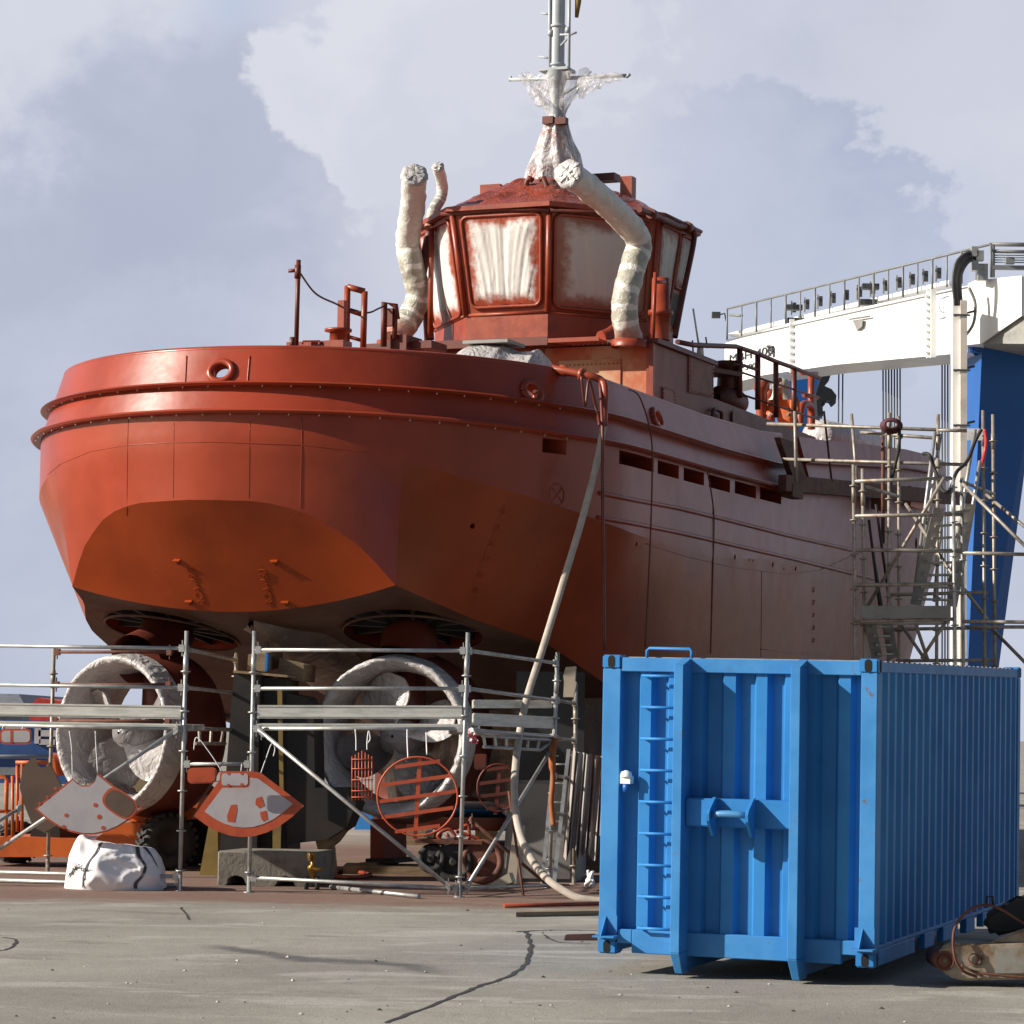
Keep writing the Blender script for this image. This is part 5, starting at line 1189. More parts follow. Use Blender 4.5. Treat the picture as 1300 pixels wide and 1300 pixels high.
# ------------------------------------------------------------------ boat lift behind the tug
CR = thing('boat_lift', Vector((at(1260, 840, 87).x, 87, 0)), 'white and blue travelling boat lift with a railed walkway, towering behind the tug', 'crane')
YL, YR = 101., 86.
def cb(x, y, t=None):  # point on the beam's front face
    t = (x-920)/(1232-920) if t is None else t
    lo_, hi_ = 1/YL, 1/YR; return at(x, y, 1/(lerp(lo_, hi_, t)))
bt = lambda x: interp(x, [(920, 436), (1008, 408), (1100, 389), (1180, 372), (1232, 362)])
bb_ = lambda x: interp(x, [(920, 489), (970, 476), (1060, 463), (1180, 452), (1232, 447)])
back = Vector((.35, 1, 0)).normalized()*2.2
xs = [920, 970, 1008, 1060, 1100, 1140, 1180, 1232]
g = MB(); fr = [cb(x, bt(x)) for x in xs]+[cb(x, bb_(x)) for x in xs[::-1]]; g.prism(fr, back); BM = g.build('main_beam', 'white', CR)
g = MB()
g.build('x', 'white', BM) if False else None
for x in (1179, 1184): p, q = cb(x, bt(x)-3), cb(x, bb_(x)+3); g.box((p+q)/2-Vector((0, .1, 0)), (.16, 0, 0), (0, .2, 0), q-p)
for k in range(9): p = cb(1181, lerp(bt(1181), bb_(1181), (k+.5)/9)); g.box(p-Vector((0, .1, 0)), (.35, 0, 0), (0, .2, 0), (0, 0, .06))
g.build('flange_joint', 'white', BM); g = MB()
p, q = cb(1005, bt(1005)-3), cb(1005, bb_(1005)+3); g.box((p+q)/2-Vector((0, .1, 0)), (.16, 0, 0), (0, .2, 0), q-p)
for k in range(7): p = cb(1006.5, lerp(bt(1006), bb_(1006), (k+.5)/7)); g.box(p-Vector((0, .1, 0)), (.28, 0, 0), (0, .2, 0), (0, 0, .06))
g.build('flange_joint', 'white', BM)
# pale blue tapering stripes on the face
for k in range(6):
    y = lambda x, k=k: lerp(bt(x), bb_(x), .16+.13*k)
    for x0, x1, sg in ((1009, 1033, 1), (1178, 1148, -1)):
        g = MB(); P = [cb(lerp(x0, x1, t), y(x0)-sg*(0)+8*t*t*(.3-k*.25)-(1-t)*2.2)-Vector((0, .03, 0)) for t in (0, .3, .6, 1)]+[cb(lerp(x0, x1, t), y(x0)+8*t*t*(.3-k*.25)+(1-t)*2.2)-Vector((0, .03, 0)) for t in (.6, .3, 0)]
        g.prism(P, (0, .02, 0)); g.build('painted_stripe', 'bluegrey', BM)
def ctext(s, x, y, hpx, name, mat='blacklet'):
    a = cb(x, y)-Vector((0, .06, 0)); b = cb(x+10, y-2.1)-Vector((0, .06, 0)); text_mesh(s, hpx*98/3600*1.38, a, b-a, (b-a).cross(Vector((0, -1, 0))).cross(b-a) if False else Vector((0, 0, 1)), mat, name, BM, .02, 2.1)
ctext('MBH 400', 925, 461, 11, 'lettering'); ctext('Max 390 t', 927, 474, 7, 'lettering')
g = MB(); 
for a in ((974, 440, 982, 441), (976, 444, 982, 446)): g.tube([cb(a[0], a[1])-Vector((0, .05, 0)), cb(a[2], a[3])-Vector((0, .05, 0))], .05, 4)
g.prism([cb(x, y)-Vector((0, .06, 0)) for x, y in ((974, 452), (977, 447), (979, 452))], (0, .03, 0)); g.prism([cb(x, y)-Vector((0, .06, 0)) for x, y in ((980, 442), (983, 441), (983, 453), (981, 454))], (0, .03, 0)); g.build('emblem', 'blacklet', BM)
g = MB(); c = cb(1197, 388)-Vector((0, .08, 0)); g.tube([c+Vector((math.cos(a)*.13, 0, math.sin(a)*.22)) for a in [R(60+240*k/16) for k in range(17)]], .025, 5); g.tube([cb(1192, 379)-Vector((0, .08, 0)), cb(1203, 376)-Vector((0, .08, 0))], .02, 4); g.tube([cb(1191, 405)-Vector((0, .08, 0)), cb(1199, 403)-Vector((0, .08, 0))], .025, 4); g.build('emblem', 'bluegrey', BM)
g = MB(); p = cb(1090, 410)-Vector((0, .2, 0)); g.prism([cb(x, y)-Vector((0, .3, 0)) for x, y in ((1083, 408), (1094, 407), (1093, 416), (1088, 420))], (0, .3, 0)); g.tube([cb(1077, 407)-Vector((0, .3, 0)), cb(1103, 403)-Vector((0, .3, 0))], .03, 4); g.build('lamp_bracket', 'palegrey', BM)
# head block on the right with sloping soffit
YH = 85.4
hd = [at(x, y, YH-(x-1229)*.026) for x, y in ((1229, 360), (1238, 356), (1297, 350), (1297, 401), (1246, 436), (1227, 438))]
g = MB(); g.prism(hd, Vector((.6, 3.0, 0))); g.build('head_block', 'white', CR)
g = MB(); g.prism([at(x, y, YH-1.75) for x, y in ((1297, 349), (1345, 345), (1345, 400), (1297, 401))], Vector((.6, 3.0, 0))); g.build('head_block', 'white', CR)
g = MB(); g.prism([at(x, y, YH+.2-(x-1229)*.026) for x, y in ((1246, 436), (1297, 401), (1345, 398), (1345, 437))], Vector((.6, 2.8, 0))); g.build('soffit', 'palegrey', CR)
# blue legs
def leg(pt, pb, name='leg'):
    g = MB(); g.hexa(pb+pt); return g.build(name, 'craneblue', CR)
def low(p, q, z=0.0):
    d_ = q-p; return p+d_*((z-p.z)/d_.z)
LB = []; LT = []
for (xt, yt, xb, yb, Y) in ((1247, 437, 1229, 840, 86.0), (1322, 437, 1269, 840, 86.6), (1322, 437, 1269, 840, 89.0), (1227, 437, 1222, 840, 88.0)):
    a, b = at(xt, yt, Y), at(xb, yb, Y); LT.append(a); LB.append(low(a, b))
leg(LT, LB)
LB = []; LT = []
for (xt, yt, xb, yb, Y) in ((1000, 478, 1004, 600, 104.), (1047, 474, 1040, 600, 104.), (1047, 474, 1040, 600, 107.), (982, 482, 986, 600, 106.)):
    a, b = at(xt, yt, Y), at(xb, yb, Y); LT.append(a); LB.append(low(a, b))
leg(LT, LB)
g = MB()
for k in range(8): x = 1229+k*2.4; g.box(at(x, 442, 85.9), (.03, 0, 0), (0, .2, 0), (0, 0, .28))
g.build('stiffener', 'craneblue', CR)
g = MB(); g.prism([at(x, y, 101) for x, y in ((1044, 474), (1056, 472), (1052, 484), (1047, 490), (1056, 494), (1062, 502), (1061, 512), (1058, 514), (1055, 509), (1050, 508), (1047, 514), (1044, 508), (1045, 528), (1038, 528), (1036, 500))], (0, .8, 0)); g.build('hoist_block', 'darkgrey', CR)
# hoist cables
for x, xb in [(1065, 1063), (1070, 1068)]+[(1121+k*3.6, 1121.5+k*3.6) for k in range(7)]+[(1196+k*3.6, 1196+k*3.6) for k in range(4)]:
    g = MB(); Y = 94 if x > 1100 else 97; yt = bb_(x)+5; a, b = at(x, yt, Y), at(xb, 700, Y); g.tube([a, low(a, b, 3.0)], .028, 6); g.build('hoist_cable', 'darkgrey', CR)
# conduit column with cables bending over the top
g = MB(); a, b = at(1216, 383, 84.6), at(1215, 842, 84.6); b = low(a, b); g.box((a+b)/2, (.36, 0, 0), (0, .4, 0), a-b); g.mat(1)
a, b = at(1221.5, 383, 84.5), at(1221, 842, 84.5); b = low(a, b); g.box((a+b)/2-Vector((0, .12, 0)), (.2, 0, 0), (0, .4, 0), a-b); g.mat(2)
for y in (400, 470, 540): g.box(at(1221, y, 84.2), (.5, 0, 0), (0, .1, 0), (0, 0, .05)); g.tube([at(1212, y+1, 84.3), at(1237, y-5, 84.6)], .04, 6)
g.build('conduit', ['white', pmat('cream_conduit', (.62, .56, .50), .6), 'darkgrey'], CR)
for k in range(7):
    g = MB(); s_ = k/6; g.tube(smooth_path([at(1213+s_*8, 388, 84.3), at(1210+s_*9, 360, 84.2), at(1213+s_*9, 336+s_*8, 84.2), at(1224+s_*6, 323+s_*9, 84.3), at(1238, 319+s_*11, 84.5)], 5), .05, 6); g.build('feed_cable', 'rubber' if k % 3 else 'darkgrey', CR)
g = MB()
for x, y in ((1237, 320), (1237, 338), (1244, 325)): g.box(at(x, y, 84.5), (.2, 0, 0), (0, .3, 0), (0, 0, .3))
g.box(at(1247, 346, 84.6), (.3, 0, 0), (0, .3, 0), (0, 0, .5)); g.build('junction_box', 'galv', CR)
g = MB(); g.tube(smooth_path([at(1230, 365, 84.6), at(1238, 385, 84.6), at(1236, 410, 84.6), at(1226, 426, 84.6)], 5), .05, 6); g.build('feed_cable', 'palegrey', CR)
# walkway and railing
ry = lambda x: interp(x, [(923, 392), (1258, 310)]); rb = lambda x: bt(x)
g = MB(); wk = [(928, 416), (945, 411), (1215, 345), (1215, 350), (945, 416)]; g.prism([cb(x, y)+Vector((0, 1.6, 0)) for x, y in wk], Vector((.2, .8, 0))); g.build('walkway', 'white', CR)
for k in range(19):
    x = 923+k*(1258-923)/18; g = MB(); g.tube([cb(x, ry(x)), cb(x, interp(x, [(923, 432), (1008, 408), (1258, 352)]))], .04 if k % 2 == 0 else .028, 6); g.build('railing_post', 'grey_rail', CR)
g = MB(); g.tube([cb(923, 392), cb(1258, 310)], .04, 6); g.tube([cb(923, 432), cb(1232, 364)], .03, 6); g.tube([cb(931, 392)+Vector((0, 1.5, 0)), cb(946, 393)+Vector((0, 1.5, 0))], .06, 6)
g.tube([at(1258, 310, YH), at(1320, 311, YH)], .07, 6); g.tube([at(1262, 319, YH), at(1320, 320, YH)], .06, 6); g.tube([at(1260, 310, YH), at(1260, 352, YH)], .08, 6)
for y in (324, 327, 330, 333): g.tube([at(1262, y, YH), at(1320, y+.5, YH)], .02, 5)
g.box(at(1290, 340, YH), (1.5, 0, 0), (0, .2, 0), (0, 0, .12)); g.box(at(1282, 331, YH-.1), (.26, 0, 0), (0, .2, 0), (0, 0, .2)); g.build('railing', 'grey_rail', CR)
random.seed(4)
for k in range(12):
    x = 1010+k*17; y = interp(x, [(945, 408), (1215, 343)])
    g = MB(); c = cb(x, y-9)+Vector((0, 1.4, 0)); g.box(c, (.05, 0, 0), (0, .1, 0), (0, 0, .5)); g.mat(1); g.box(c+Vector((.1, 0, .02)), (.12, 0, 0), (0, .1, 0), (0, 0, .34)); g.build('cable_bracket', ['palegrey', 'darkgrey'], CR)
for x, y in ((1013, 402), (1107, 378), (1012, 385), (1110, 358)): g = MB(); g.box(cb(x, y)+Vector((0, 1, 0)), (.55, 0, 0), (0, .3, 0), (0, 0, .18)); g.build('pulley_unit', 'darkgrey', CR)
g = MB(); g.box(cb(909, 400, 0), (.3, 0, 0), (0, .3, 0), (0, 0, .2)); g.tube([cb(911, 400, 0), cb(920, 398, 0), cb(922, 408, 0)], .03, 6); g.build('floodlight', 'darkgrey', CR)
# ------------------------------------------------------------------ supports under the tug
t = thing('keel_stand', Vector((at(335, 1080, 39).x, 39.0, .55)), 'tall dark steel keel stand with a timber packer on top, under the tug centreline', 'support stand')
g = MB(); F_ = [at(x, y, 38.6) for x, y in ((297, 853), (330, 857), (326, 1081), (279, 1081))]; g.prism(F_, Vector((.1, 1.0, 0))); g.build('side_plate', 'black', t)
g = MB(); g.prism([at(x, y, 38.9) for x, y in ((330, 860), (364, 862), (366, 1081), (326, 1081))], Vector((.1, .9, 0))); g.build('web_plate', 'black2', t)
g = MB(); g.prism([at(x, y, 38.55) for x, y in ((352, 875), (358, 876), (360, 1010), (355, 1010))], Vector((0, .05, 0))); g.prism([at(x, y, 38.55) for x, y in ((346, 1040), (357, 1040), (356, 1080), (346, 1080))], Vector((0, .05, 0))); g.build('edge_strip', 'yellow', t)
g = MB(); g.prism([at(x, y, 38.5) for x, y in ((296, 851), (365, 857), (365, 860), (296, 854))], Vector((.1, 1.1, 0))); g.build('top_plate', 'wood', t)
g = MB(); g.prism([at(x, y, 38.75) for x, y in ((364, 880), (388, 885), (398, 900), (400, 1000), (440, 1000), (452, 1020), (440, 1050), (415, 1066), (364, 1072))], Vector((.1, .5, 0))); g.build('gusset', 'black', t)
g = MB(); g.prism([at(x, y, 38.9) for x, y in ((400, 1066), (440, 1050), (425, 1070), (405, 1085))], Vector((.05, .4, 0))); g.tube([at(419, 1066, 39), at(427, 1110, 39)], [.07, .025], 6); g.build('timber_foot', 'wood', t)
t2 = thing('timber_packer', at(335, 853, 38.9), 'block of timber with a blue wrapped end wedged between the dark stand and the keel', 'timber block')
g = MB(); g.prism([at(x, y, 38.7) for x, y in ((315, 831), (338, 829), (337, 853), (314, 850))], Vector((.1, 1.6, .1))); g.build('block', 'wood', t2)
g = MB(); g.prism([at(x, y, 38.68) for x, y in ((337, 828), (340, 830), (339, 852), (336, 853))], Vector((.02, .1, 0))); g.build('wrapped_end', 'skyblue', t2)
g = MB(); g.prism([at(x, y, 39.2) for x, y in ((355, 835), (386, 843), (384, 865), (352, 862))], Vector((.1, 1, 0))); tag(g.build('timber_packer', 'wood', loc=at(370, 860, 39.2)), 'dark timber packer right of the blue wrapped one', 'timber block')
# concrete block with feet
Yc = 37.2
g = MB(); c = at(335, 1132, Yc); zb = 0; L0 = at(275, 1132, Yc); L1 = at(394, 1134, Yc); zt = at(335, 1081, Yc).z
def cz(x, z): return Vector((lerp(L0.x, L1.x, x), Yc, z))
prf = [(0, 0), (.10, 0), (.12, .11), (.2, .14), (.28, .11), (.32, 0), (.62, 0), (.65, .11), (.73, .14), (.80, .11), (.84, 0), (1, 0)]
g.prism([cz(x, z) for x, z in prf]+[cz(1, zt), cz(0, zt)], Vector((.25, .95, 0)))
bmesh.ops.bevel(g.bm, geom=[e for e in g.bm.edges if e.calc_length() > .4], offset=.02, segments=1, affect='EDGES')
tag(g.build('concrete_block', 'concrete', loc=Vector((c.x, Yc, 0))), 'grey concrete block with two notches at its foot, carrying the dark keel stand', 'concrete block')
g = MB(); g.prism([at(x, y, 39.6) for x, y in ((253, 1112), (270, 1020), (276, 1020), (277, 1112))], Vector((.05, .3, 0))); tag(g.build('timber_prop', 'yellow', loc=at(265, 1112, 39.6)), 'dirty yellow timber prop standing between the machine tyre and concrete block', 'prop')
t = thing('steel_trestle', Vector((at(475, 1090, 41).x, 41, 0)), 'red steel trestle post on timber packing under the right thruster', 'support stand')
g = MB(); a = at(474, 1091, 41); g.prism([at(x, y, 41) for x, y in ((470, 1040), (488, 1040), (488, 1091), (470, 1091))], Vector((.3, .5, 0))); g.build('post', 'red', t)
g = MB(); g.prism([at(x, y, 40.9) for x, y in ((464, 1090), (500, 1090), (500, 1096), (464, 1096))], Vector((.3, .7, 0))); g.build('base_plate', 'black', t)
g = MB(); g.prism([at(x, y, 40.8) for x, y in ((456, 1095), (477, 1095), (477, 1112), (456, 1112))], Vector((.3, .8, 0))); g.build('packing', 'wood', t)
g = MB(); b_ = at(480, 1116, 40.5); g.box(Vector((b_.x+.2, 41, .06)), (1.4, 0, 0), (0, .9, 0), (0, 0, .12)); g.build('base_plank', 'wood', t)
t = thing('support_column', Vector((at(695, 1120, 39.5).x, 39.5, 0)), 'pale grey painted support column in the shade behind the right scaffold corner', 'support stand')
a, b, c, d_ = [at(x, y, 39.4) for x, y in ((652, 940), (728, 940), (728, 1125), (652, 1125))]
g = MB(); P_ = [];
g.hexa([Vector((c.x-1.0, 39.3, .0)), Vector((c.x, 39.3, .0)), Vector((c.x+.2, 40.3, .0)), Vector((c.x-.8, 40.3, .0)), Vector((c.x-.92, 39.35, 1.4)), Vector((c.x, 39.35, 1.4)), Vector((c.x+.2, 40.3, 1.4)), Vector((c.x-.72, 40.3, 1.4))]); bmesh.ops.bevel(g.bm, geom=g.bm.edges[:], offset=.05, segments=3, affect='EDGES'); g.build('column', pmat('part_sprayed_grey', (.25, .24, .22), .6, col2=(.10, .095, .09), scale=1.2), t)
g = MB(); g.box(Vector((c.x-.36, 39.85, 2.15)), (.95, 0, 0), (0, .95, 0), (0, 0, 1.49)); g.build('shaded_column_top', 'black2', t)  # near-black upper column, painting the hull's shade on it
# ladder, boards, leaning things near the column
t = thing('ladder', at(711, 1130, 38.2), 'narrow aluminium ladder leaning inside the right end of the scaffold', 'ladder')
for x0, x1 in ((704, 688), (722, 703)): g = MB(); g.box((at(x0, 951, 38.6)+at(x1, 1125, 38.1))/2, (.05, 0, 0), (0, .03, 0), at(x0, 951, 38.6)-at(x1, 1125, 38.1)); g.build('rail', 'galv', t)
for k in range(7): s_ = (k+.8)/7.2; g = MB(); g.tube([at(lerp(704, 688, s_), lerp(951, 1125, s_), lerp(38.6, 38.1, s_)), at(lerp(722, 703, s_), lerp(951, 1125, s_), lerp(38.6, 38.1, s_))], .014, 6); g.build('rung', 'galv', t)
g = MB(); g.prism([at(x, y, 37.6) for x, y in ((652, 1050), (662, 1048), (655, 1122), (643, 1118))], Vector((.05, .03, 0))); tag(g.build('board', 'cardboard', loc=at(650, 1120, 37.6)), 'pale board leaning on end behind the pale hose', 'board')
g = MB(); g.prism([at(x, y, 37.2) for x, y in ((622, 1122), (646, 1108), (650, 1120), (630, 1128))], Vector((.05, .06, 0))); tag(g.build('board', 'cardboard', loc=at(636, 1125, 37.2)), 'pale offcut board lying flat beside the scaffold foot', 'board')
g = MB(); g.tube([at(646, 1005, 37.2), at(665, 1142, 36.0)], .018, 6); tag(g.build('steel_rod', 'rustbeam', loc=at(665, 1142, 36)), 'thin rusty rod leaning beside the foot of the pale hose', 'rod')
g = MB(); P = [at(x, y, 38.7) for x, y in ((718, 847), (731, 846), (730, 865), (732, 866), (728, 885), (715, 885), (716, 866), (715, 858))]; g.prism(P, Vector((.01, .012, 0))); tag(g.build('cardboard_sheet', 'cardboard', loc=P[0]), 'torn pale cardboard sheet tied to the scaffold beneath the hull', 'cardboard')
g = MB(); g.tube(smooth_path([at(704, 938, 37.9), at(701, 960, 37.8), at(702, 990, 37.8), at(700, 1020, 37.8), at(703, 1048, 37.8)], 6), [.05]*10+[.035]*15, 8); tag(g.build('orange_strap', 'rust_strap' if False else pmat('dull_orange_strap', (.36, .11, .03), .8), loc=at(704, 938, 37.9)), 'orange strap hanging down the rear right scaffold post', 'strap')
g = MB(); P_ = []
for i in range(80):
    s_ = i/79; x = lerp(726, 768, s_); row = []
    for j in range(14):
        t_ = j/13; row.append(at(x-t_*12*(1-.4*s_)+1.2*math.sin(s_*24), lerp(953+8*s_, 1085+8*math.sin(s_*17), t_), 38.4+.05*math.sin(s_*48+t_)*(.4+t_)+.12*noise.noise(Vector((s_*5, t_*2, 1)))))
    P_.append(row)
g.grid(P_); tag(g.build('striped_sheet', pmat('striped_dust_sheet', (.36, .33, .31), .7, col2=(.26, .17, .14), scale=6, lo=.45, hi=.6, stretch=(1, 1, .05)), loc=at(745, 1070, 38.6)), 'gathered striped dust sheet hanging in folds left of the blue container', 'dust sheet')
random.seed(3)
g = MB()
for k in range(5): q = [at(746+random.uniform(-3, 8), 1118+random.uniform(-14, 8), 37.5+random.uniform(-.2, .2)) for _ in range(4)]; g.tube(smooth_path(q, 5), .02, 6)
tag(g.build('wire_bundle', 'signwhite', loc=at(752, 1125, 37.5)), 'tangle of pale wire on the ground at the left edge of the container', 'wire')
# pale hose from the rail to the ground
hp = [(767, 536, 39.4), (758, 585, 39.1), (740, 655, 38.8), (716, 735, 38.4), (690, 820, 37.9), (668, 890, 37.4), (657, 950, 36.9), (653, 1005, 36.4), (658, 1050, 36.0), (672, 1086, 35.7), (695, 1116, 35.45), (725, 1136, 35.3), (745, 1142, 35.25), (790, 1146, 35.2)]
P_ = smooth_path([at(*p) for p in hp], 10)
g = MB(); rows = []
for i, p in enumerate(P_):
    tn = (P_[min(i+1, len(P_)-1)]-P_[max(i-1, 0)]).normalized(); a = tn.cross(Vector((0, 1, 0))).normalized(); b = tn.cross(a)
    rows.append([p+a*math.cos(x)*.048+b*math.sin(x)*.03 for x in [2*PI*k/10 for k in range(10)]])
g.grid(rows, closev=True); tag(g.build('fire_hose', 'hose', loc=P_[-1]), 'long pale hose running from the tug rail down to the ground by the container', 'hose')
# brass coupling trolley and wheeled hose cart
t = thing('valve_stand', Vector((at(396, 1130, 36.6).x, 36.6, 0)), 'small brass valve on a black wheeled base beside the concrete block', 'valve')
q = at(397, 1100, 36.6); g = MB(); g.lathe(Vector((q.x, 36.6, .14)), (0, 0, 1), [(0, .035), (.08, .035), (.1, .06), (.16, .06), (.18, .03), (.28, .03), (.3, .045), (.32, .01)], 14); g.tube([Vector((q.x-.05, 36.6, .28)), Vector((q.x+.12, 36.5, .26))], .03, 10); g.lathe(Vector((q.x-.04, 36.55, .42)), (1, .4, .2), [(-.012, .055), (.012, .055)], 12, caps=True); g.build('valve_body', 'brass', t)
for dx in (-.07, .07): g = MB(); g.lathe(Vector((q.x+dx-.03, 36.6, .085)), (1, 0, 0), [(0, .03), (0, .085), (.05, .085), (.05, .03)], 16, caps=True); g.build('wheel', 'rubber', t)
g = MB(); g.tube(smooth_path([gnd(410, 1109, .03), gnd(440, 1106, .03), gnd(470, 1110, .03), gnd(450, 1114, .03), gnd(420, 1112, .03)], 6), .03, 8); tag(g.build('red_hose', 'red', loc=gnd(440, 1110)), 'dark red hose coiled on the slab right of the brass valve', 'hose')
t = thing('hose_cart', Vector((at(580, 1115, 38).x, 38, 0)), 'cluttered two wheeled cart of hoses behind the taped scaffold post', 'cart')
for x, y, r_ in ((548, 1090, .2), (576, 1094, .27), (612, 1094, .3)):
    c = at(x, y, 38.2); c.z = max(c.z, r_); g = MB(); g.tube([c+Vector((math.cos(a)*(r_-.05), math.sin(a)*.05, math.sin(a)*(r_-.05))) for a in [2*PI*k/28 for k in range(29)]], .05, 8, caps=False); g.lathe(c-Vector((0, .05, 0)), (0, 1, 0), [(0, .03), (0, .06), (.1, .06), (.1, .03)], 12, caps=True)
    g.lathe(c-Vector((0, .03, 0)), (0, 1, 0), [(0, .02), (-.02, .05), (.02, .06), (.03, r_-.06), (.06, r_-.06), (.06, .02)], 20, smooth=False)
    g.build('wheel', 'rubber' if r_ < .28 else 'rustbeam', t)
g = MB(); c = at(570, 1068, 38.4); g.box(c, (.9, 0, 0), (0, .5, 0), (0, 0, .05)); g.build('tray', 'rustbeam', t)
random.seed(9)
for k, mt in enumerate(('red', 'galv', 'plate', 'rustbeam', 'red', 'palegrey', 'craneblue', 'wood')):
    g = MB(); q = at(random.uniform(543, 604), random.uniform(1056, 1072), 38.2+random.uniform(0, .4))
    if k % 2: g.box(q, (random.uniform(.08, .2), .02, .02), (.0, .12, 0), (.03, 0, random.uniform(.08, .22)))
    else: g.tube(smooth_path([q+Vector((random.uniform(-.2, .2), 0, random.uniform(-.15, .12))) for _ in range(5)], 5), .025, 7)
    g.build('hose_loop' if k % 2 == 0 else 'tool', mt, t)

# ------------------------------------------------------------------ white bulk bag
bc_ = gnd(138, 1131); YB = bc_.y
t = thing('bulk_bag', bc_, 'slumped white bulk bag with dark straps and scribbled writing, standing at left', 'bag')
hx = [(75, .02), (78, .22), (82, .42), (88, .58), (94, .68), (99, .70), (106, .655), (118, .62), (130, .61), (140, .585), (152, .60), (165, .57), (178, .56), (188, .53), (195, .44), (200, .30), (202, .10), (203, .02)]
x_l, x_r = at(75, 1132, YB).x, at(203, 1132, YB).x
def bagpt(s_, t_, off=0.):
    # s_ runs left to right, t_ from the front foot over the top to the back foot
    xp = lerp(75, 203, .5-.5*math.cos(PI*s_)*(1 if True else 0)); H = interp(xp, hx)
    x = at(xp, 1132, YB).x; dp = 1.0*math.sin(PI*min(1, max(0, (xp-73)/132)))**.35
    if t_ < .42: f = t_/.42; z = H*f*.97; y = -.06*math.sin(PI*f)*1.2+.10*f*f
    elif t_ < .62: f = (t_-.42)/.2; z = H*(.97+.03*math.sin(PI*f)-.10*f); y = .10+f*.75
    else: f = (t_-.62)/.38; z = H*.87*(1-f); y = .85+.15*f
    q = Vector((xp*.03, t_*3.2, z*2)); fl = min(1, t_*9)*min(1, (1-t_)*9)*min(1, s_*8)*min(1, (1-s_)*8)
    diag = abs(noise.noise(Vector((xp*.035+z*2.2, z*1.6-xp*.012, 3))))
    cr = (1-diag)**6*.05+noise.noise(Vector((xp*.02, z*2, 7)))*.10+(1-abs(noise.noise(Vector((xp*.02-z*1.2, z*4.5, 9)))))**7*.035
    z += wr((xp*.05, t_*2, 4), 1.0, .035)*fl
    return Vector((x, YB+.08+dp*(y-.5)*1.0+.5-cr*fl-off, max(.0, z)))
g = MB(); P_ = [[bagpt(i/110, j/48) for j in range(49)] for i in range(111)]
g.grid(P_); g.build('bag_body', 'bag', t)
def bagline(pts, w_, name, mat):
    g = MB(); A = []; B = []
    for s_, t_ in smooth_path([Vector((a, b, 0)) for a, b in pts], 8) and [(v.x, v.y) for v in smooth_path([Vector((a, b, 0)) for a, b in pts], 8)]:
        A.append(bagpt(s_-w_, t_, .012)); B.append(bagpt(s_+w_, t_, .012))
    g.grid([A, B]); g.build(name, mat, t)
bagline([(.43, .44), (.40, .34), (.35, .24), (.32, .12), (.31, .02)], .006, 'strap', 'strap')
bagline([(.66, .43), (.68, .34), (.735, .24), (.72, .16), (.67, .08), (.665, .02)], .013, 'strap', 'strap')
bagline([(.70, .44), (.77, .36), (.85, .29)], .013, 'strap', 'strap')
g = MB(); random.seed(5)
for k in range(7):
    s0 = .17+k*.028; q = [bagpt(s0+random.uniform(-.012, .012), .14+k*.006+random.uniform(-.02, .035), .015) for _ in range(4)]; g.tube(q, .005, 5)
g.tube([bagpt(.17+.03*i, .15+.006*i, .015) for i in range(8)], .004, 5)
g.build('scribbled_writing', 'blacklet', t)

# ------------------------------------------------------------------ orange boom lift behind the left scaffold
YO = 41.0
t = thing('boom_lift', Vector((at(120, 1090, YO).x, YO, 0)), 'orange boom lift with black treaded tyres, parked behind the left thruster', 'machine')
g = MB(); g.prism([at(x, y, YO) for x, y in ((0, 1063), (8, 1061), (120, 1066), (140, 1050), (165, 1043), (190, 1046), (196, 1062), (193, 1082), (100, 1088), (-30, 1088), (-30, 1064))], Vector((.3, 1.3, 0))); g.build('chassis', 'orange', t)
g = MB(); g.prism([at(x, y, YO+.2) for x, y in ((150, 1040), (200, 1000), (240, 995), (256, 1010), (244, 1040), (190, 1046))], Vector((.2, .9, 0))); g.build('turret_cover', 'orange', t)
g = MB(); g.prism([at(x, y, YO+.1) for x, y in ((40, 1042), (75, 1040), (76, 1066), (38, 1066))], Vector((.2, .9, 0))); g.build('engine_block', 'black', t)
for x, y, Y in ((212, 1072, YO-.2), (243, 1070, YO+1.3), (20, 1086, YO+1.2)):
    c = at(x, y, Y); r_ = .40 if x > 100 else .3; c.z = r_; g = MB(); ax = Vector((.55, -1, 0)).normalized()
    g.lathe(c-ax*.17, ax, [(0, r_*.5), (.0, r_*.86), (.04, r_*.96), (.30, r_*.96), (.34, r_*.86), (.34, r_*.5), (.26, r_*.45), (.26, .02)], 40)
    a = ax.cross(Vector((0, 0, 1))).normalized(); b = a.cross(ax)
    for k in range(22):
        an = 2*PI*k/22; d_ = a*math.cos(an)+b*math.sin(an); e_ = -a*math.sin(an)+b*math.cos(an)
        for s_ in (-1, 1): g.box(c+d_*r_*.97+ax*s_*.085+e_*(.02*s_), ax*.16+e_*s_*.05, e_*.05, d_*.06)
    g.build('tyre', 'rubber', t)
bsk = [(-6, 992, 1062), (8, 992, 1062), (16, 985, 1062), (22, 972, 1056), (28, 968, 1060)]
for x, y0, y1 in bsk: g = MB(); g.tube([at(x, y0, YO-.4), at(x, y1, YO-.4)], .025, 8); g.build('basket_post', 'orange', t)
g = MB(); g.tube([at(-40, 986, YO-.4), at(6, 986, YO-.4), at(9, 992, YO-.4), at(8, 1030, YO-.4)], .028, 8); g.tube([at(20, 968, YO-.4), at(62, 968, YO-.4)], .028, 8); g.tube([at(-40, 1030, YO-.4), at(22, 1030, YO-.4)], .025, 8); g.tube([at(20, 986, YO-.4), at(30, 986, YO-.4)], .02, 6); g.build('basket_rail', 'orange', t)
g = MB(); g.prism([at(x, y, YO) for x, y in ((56, 985), (63, 956), (68, 958), (72, 985))], Vector((.1, .5, 0))); g.build('boom_head', 'orange', t)
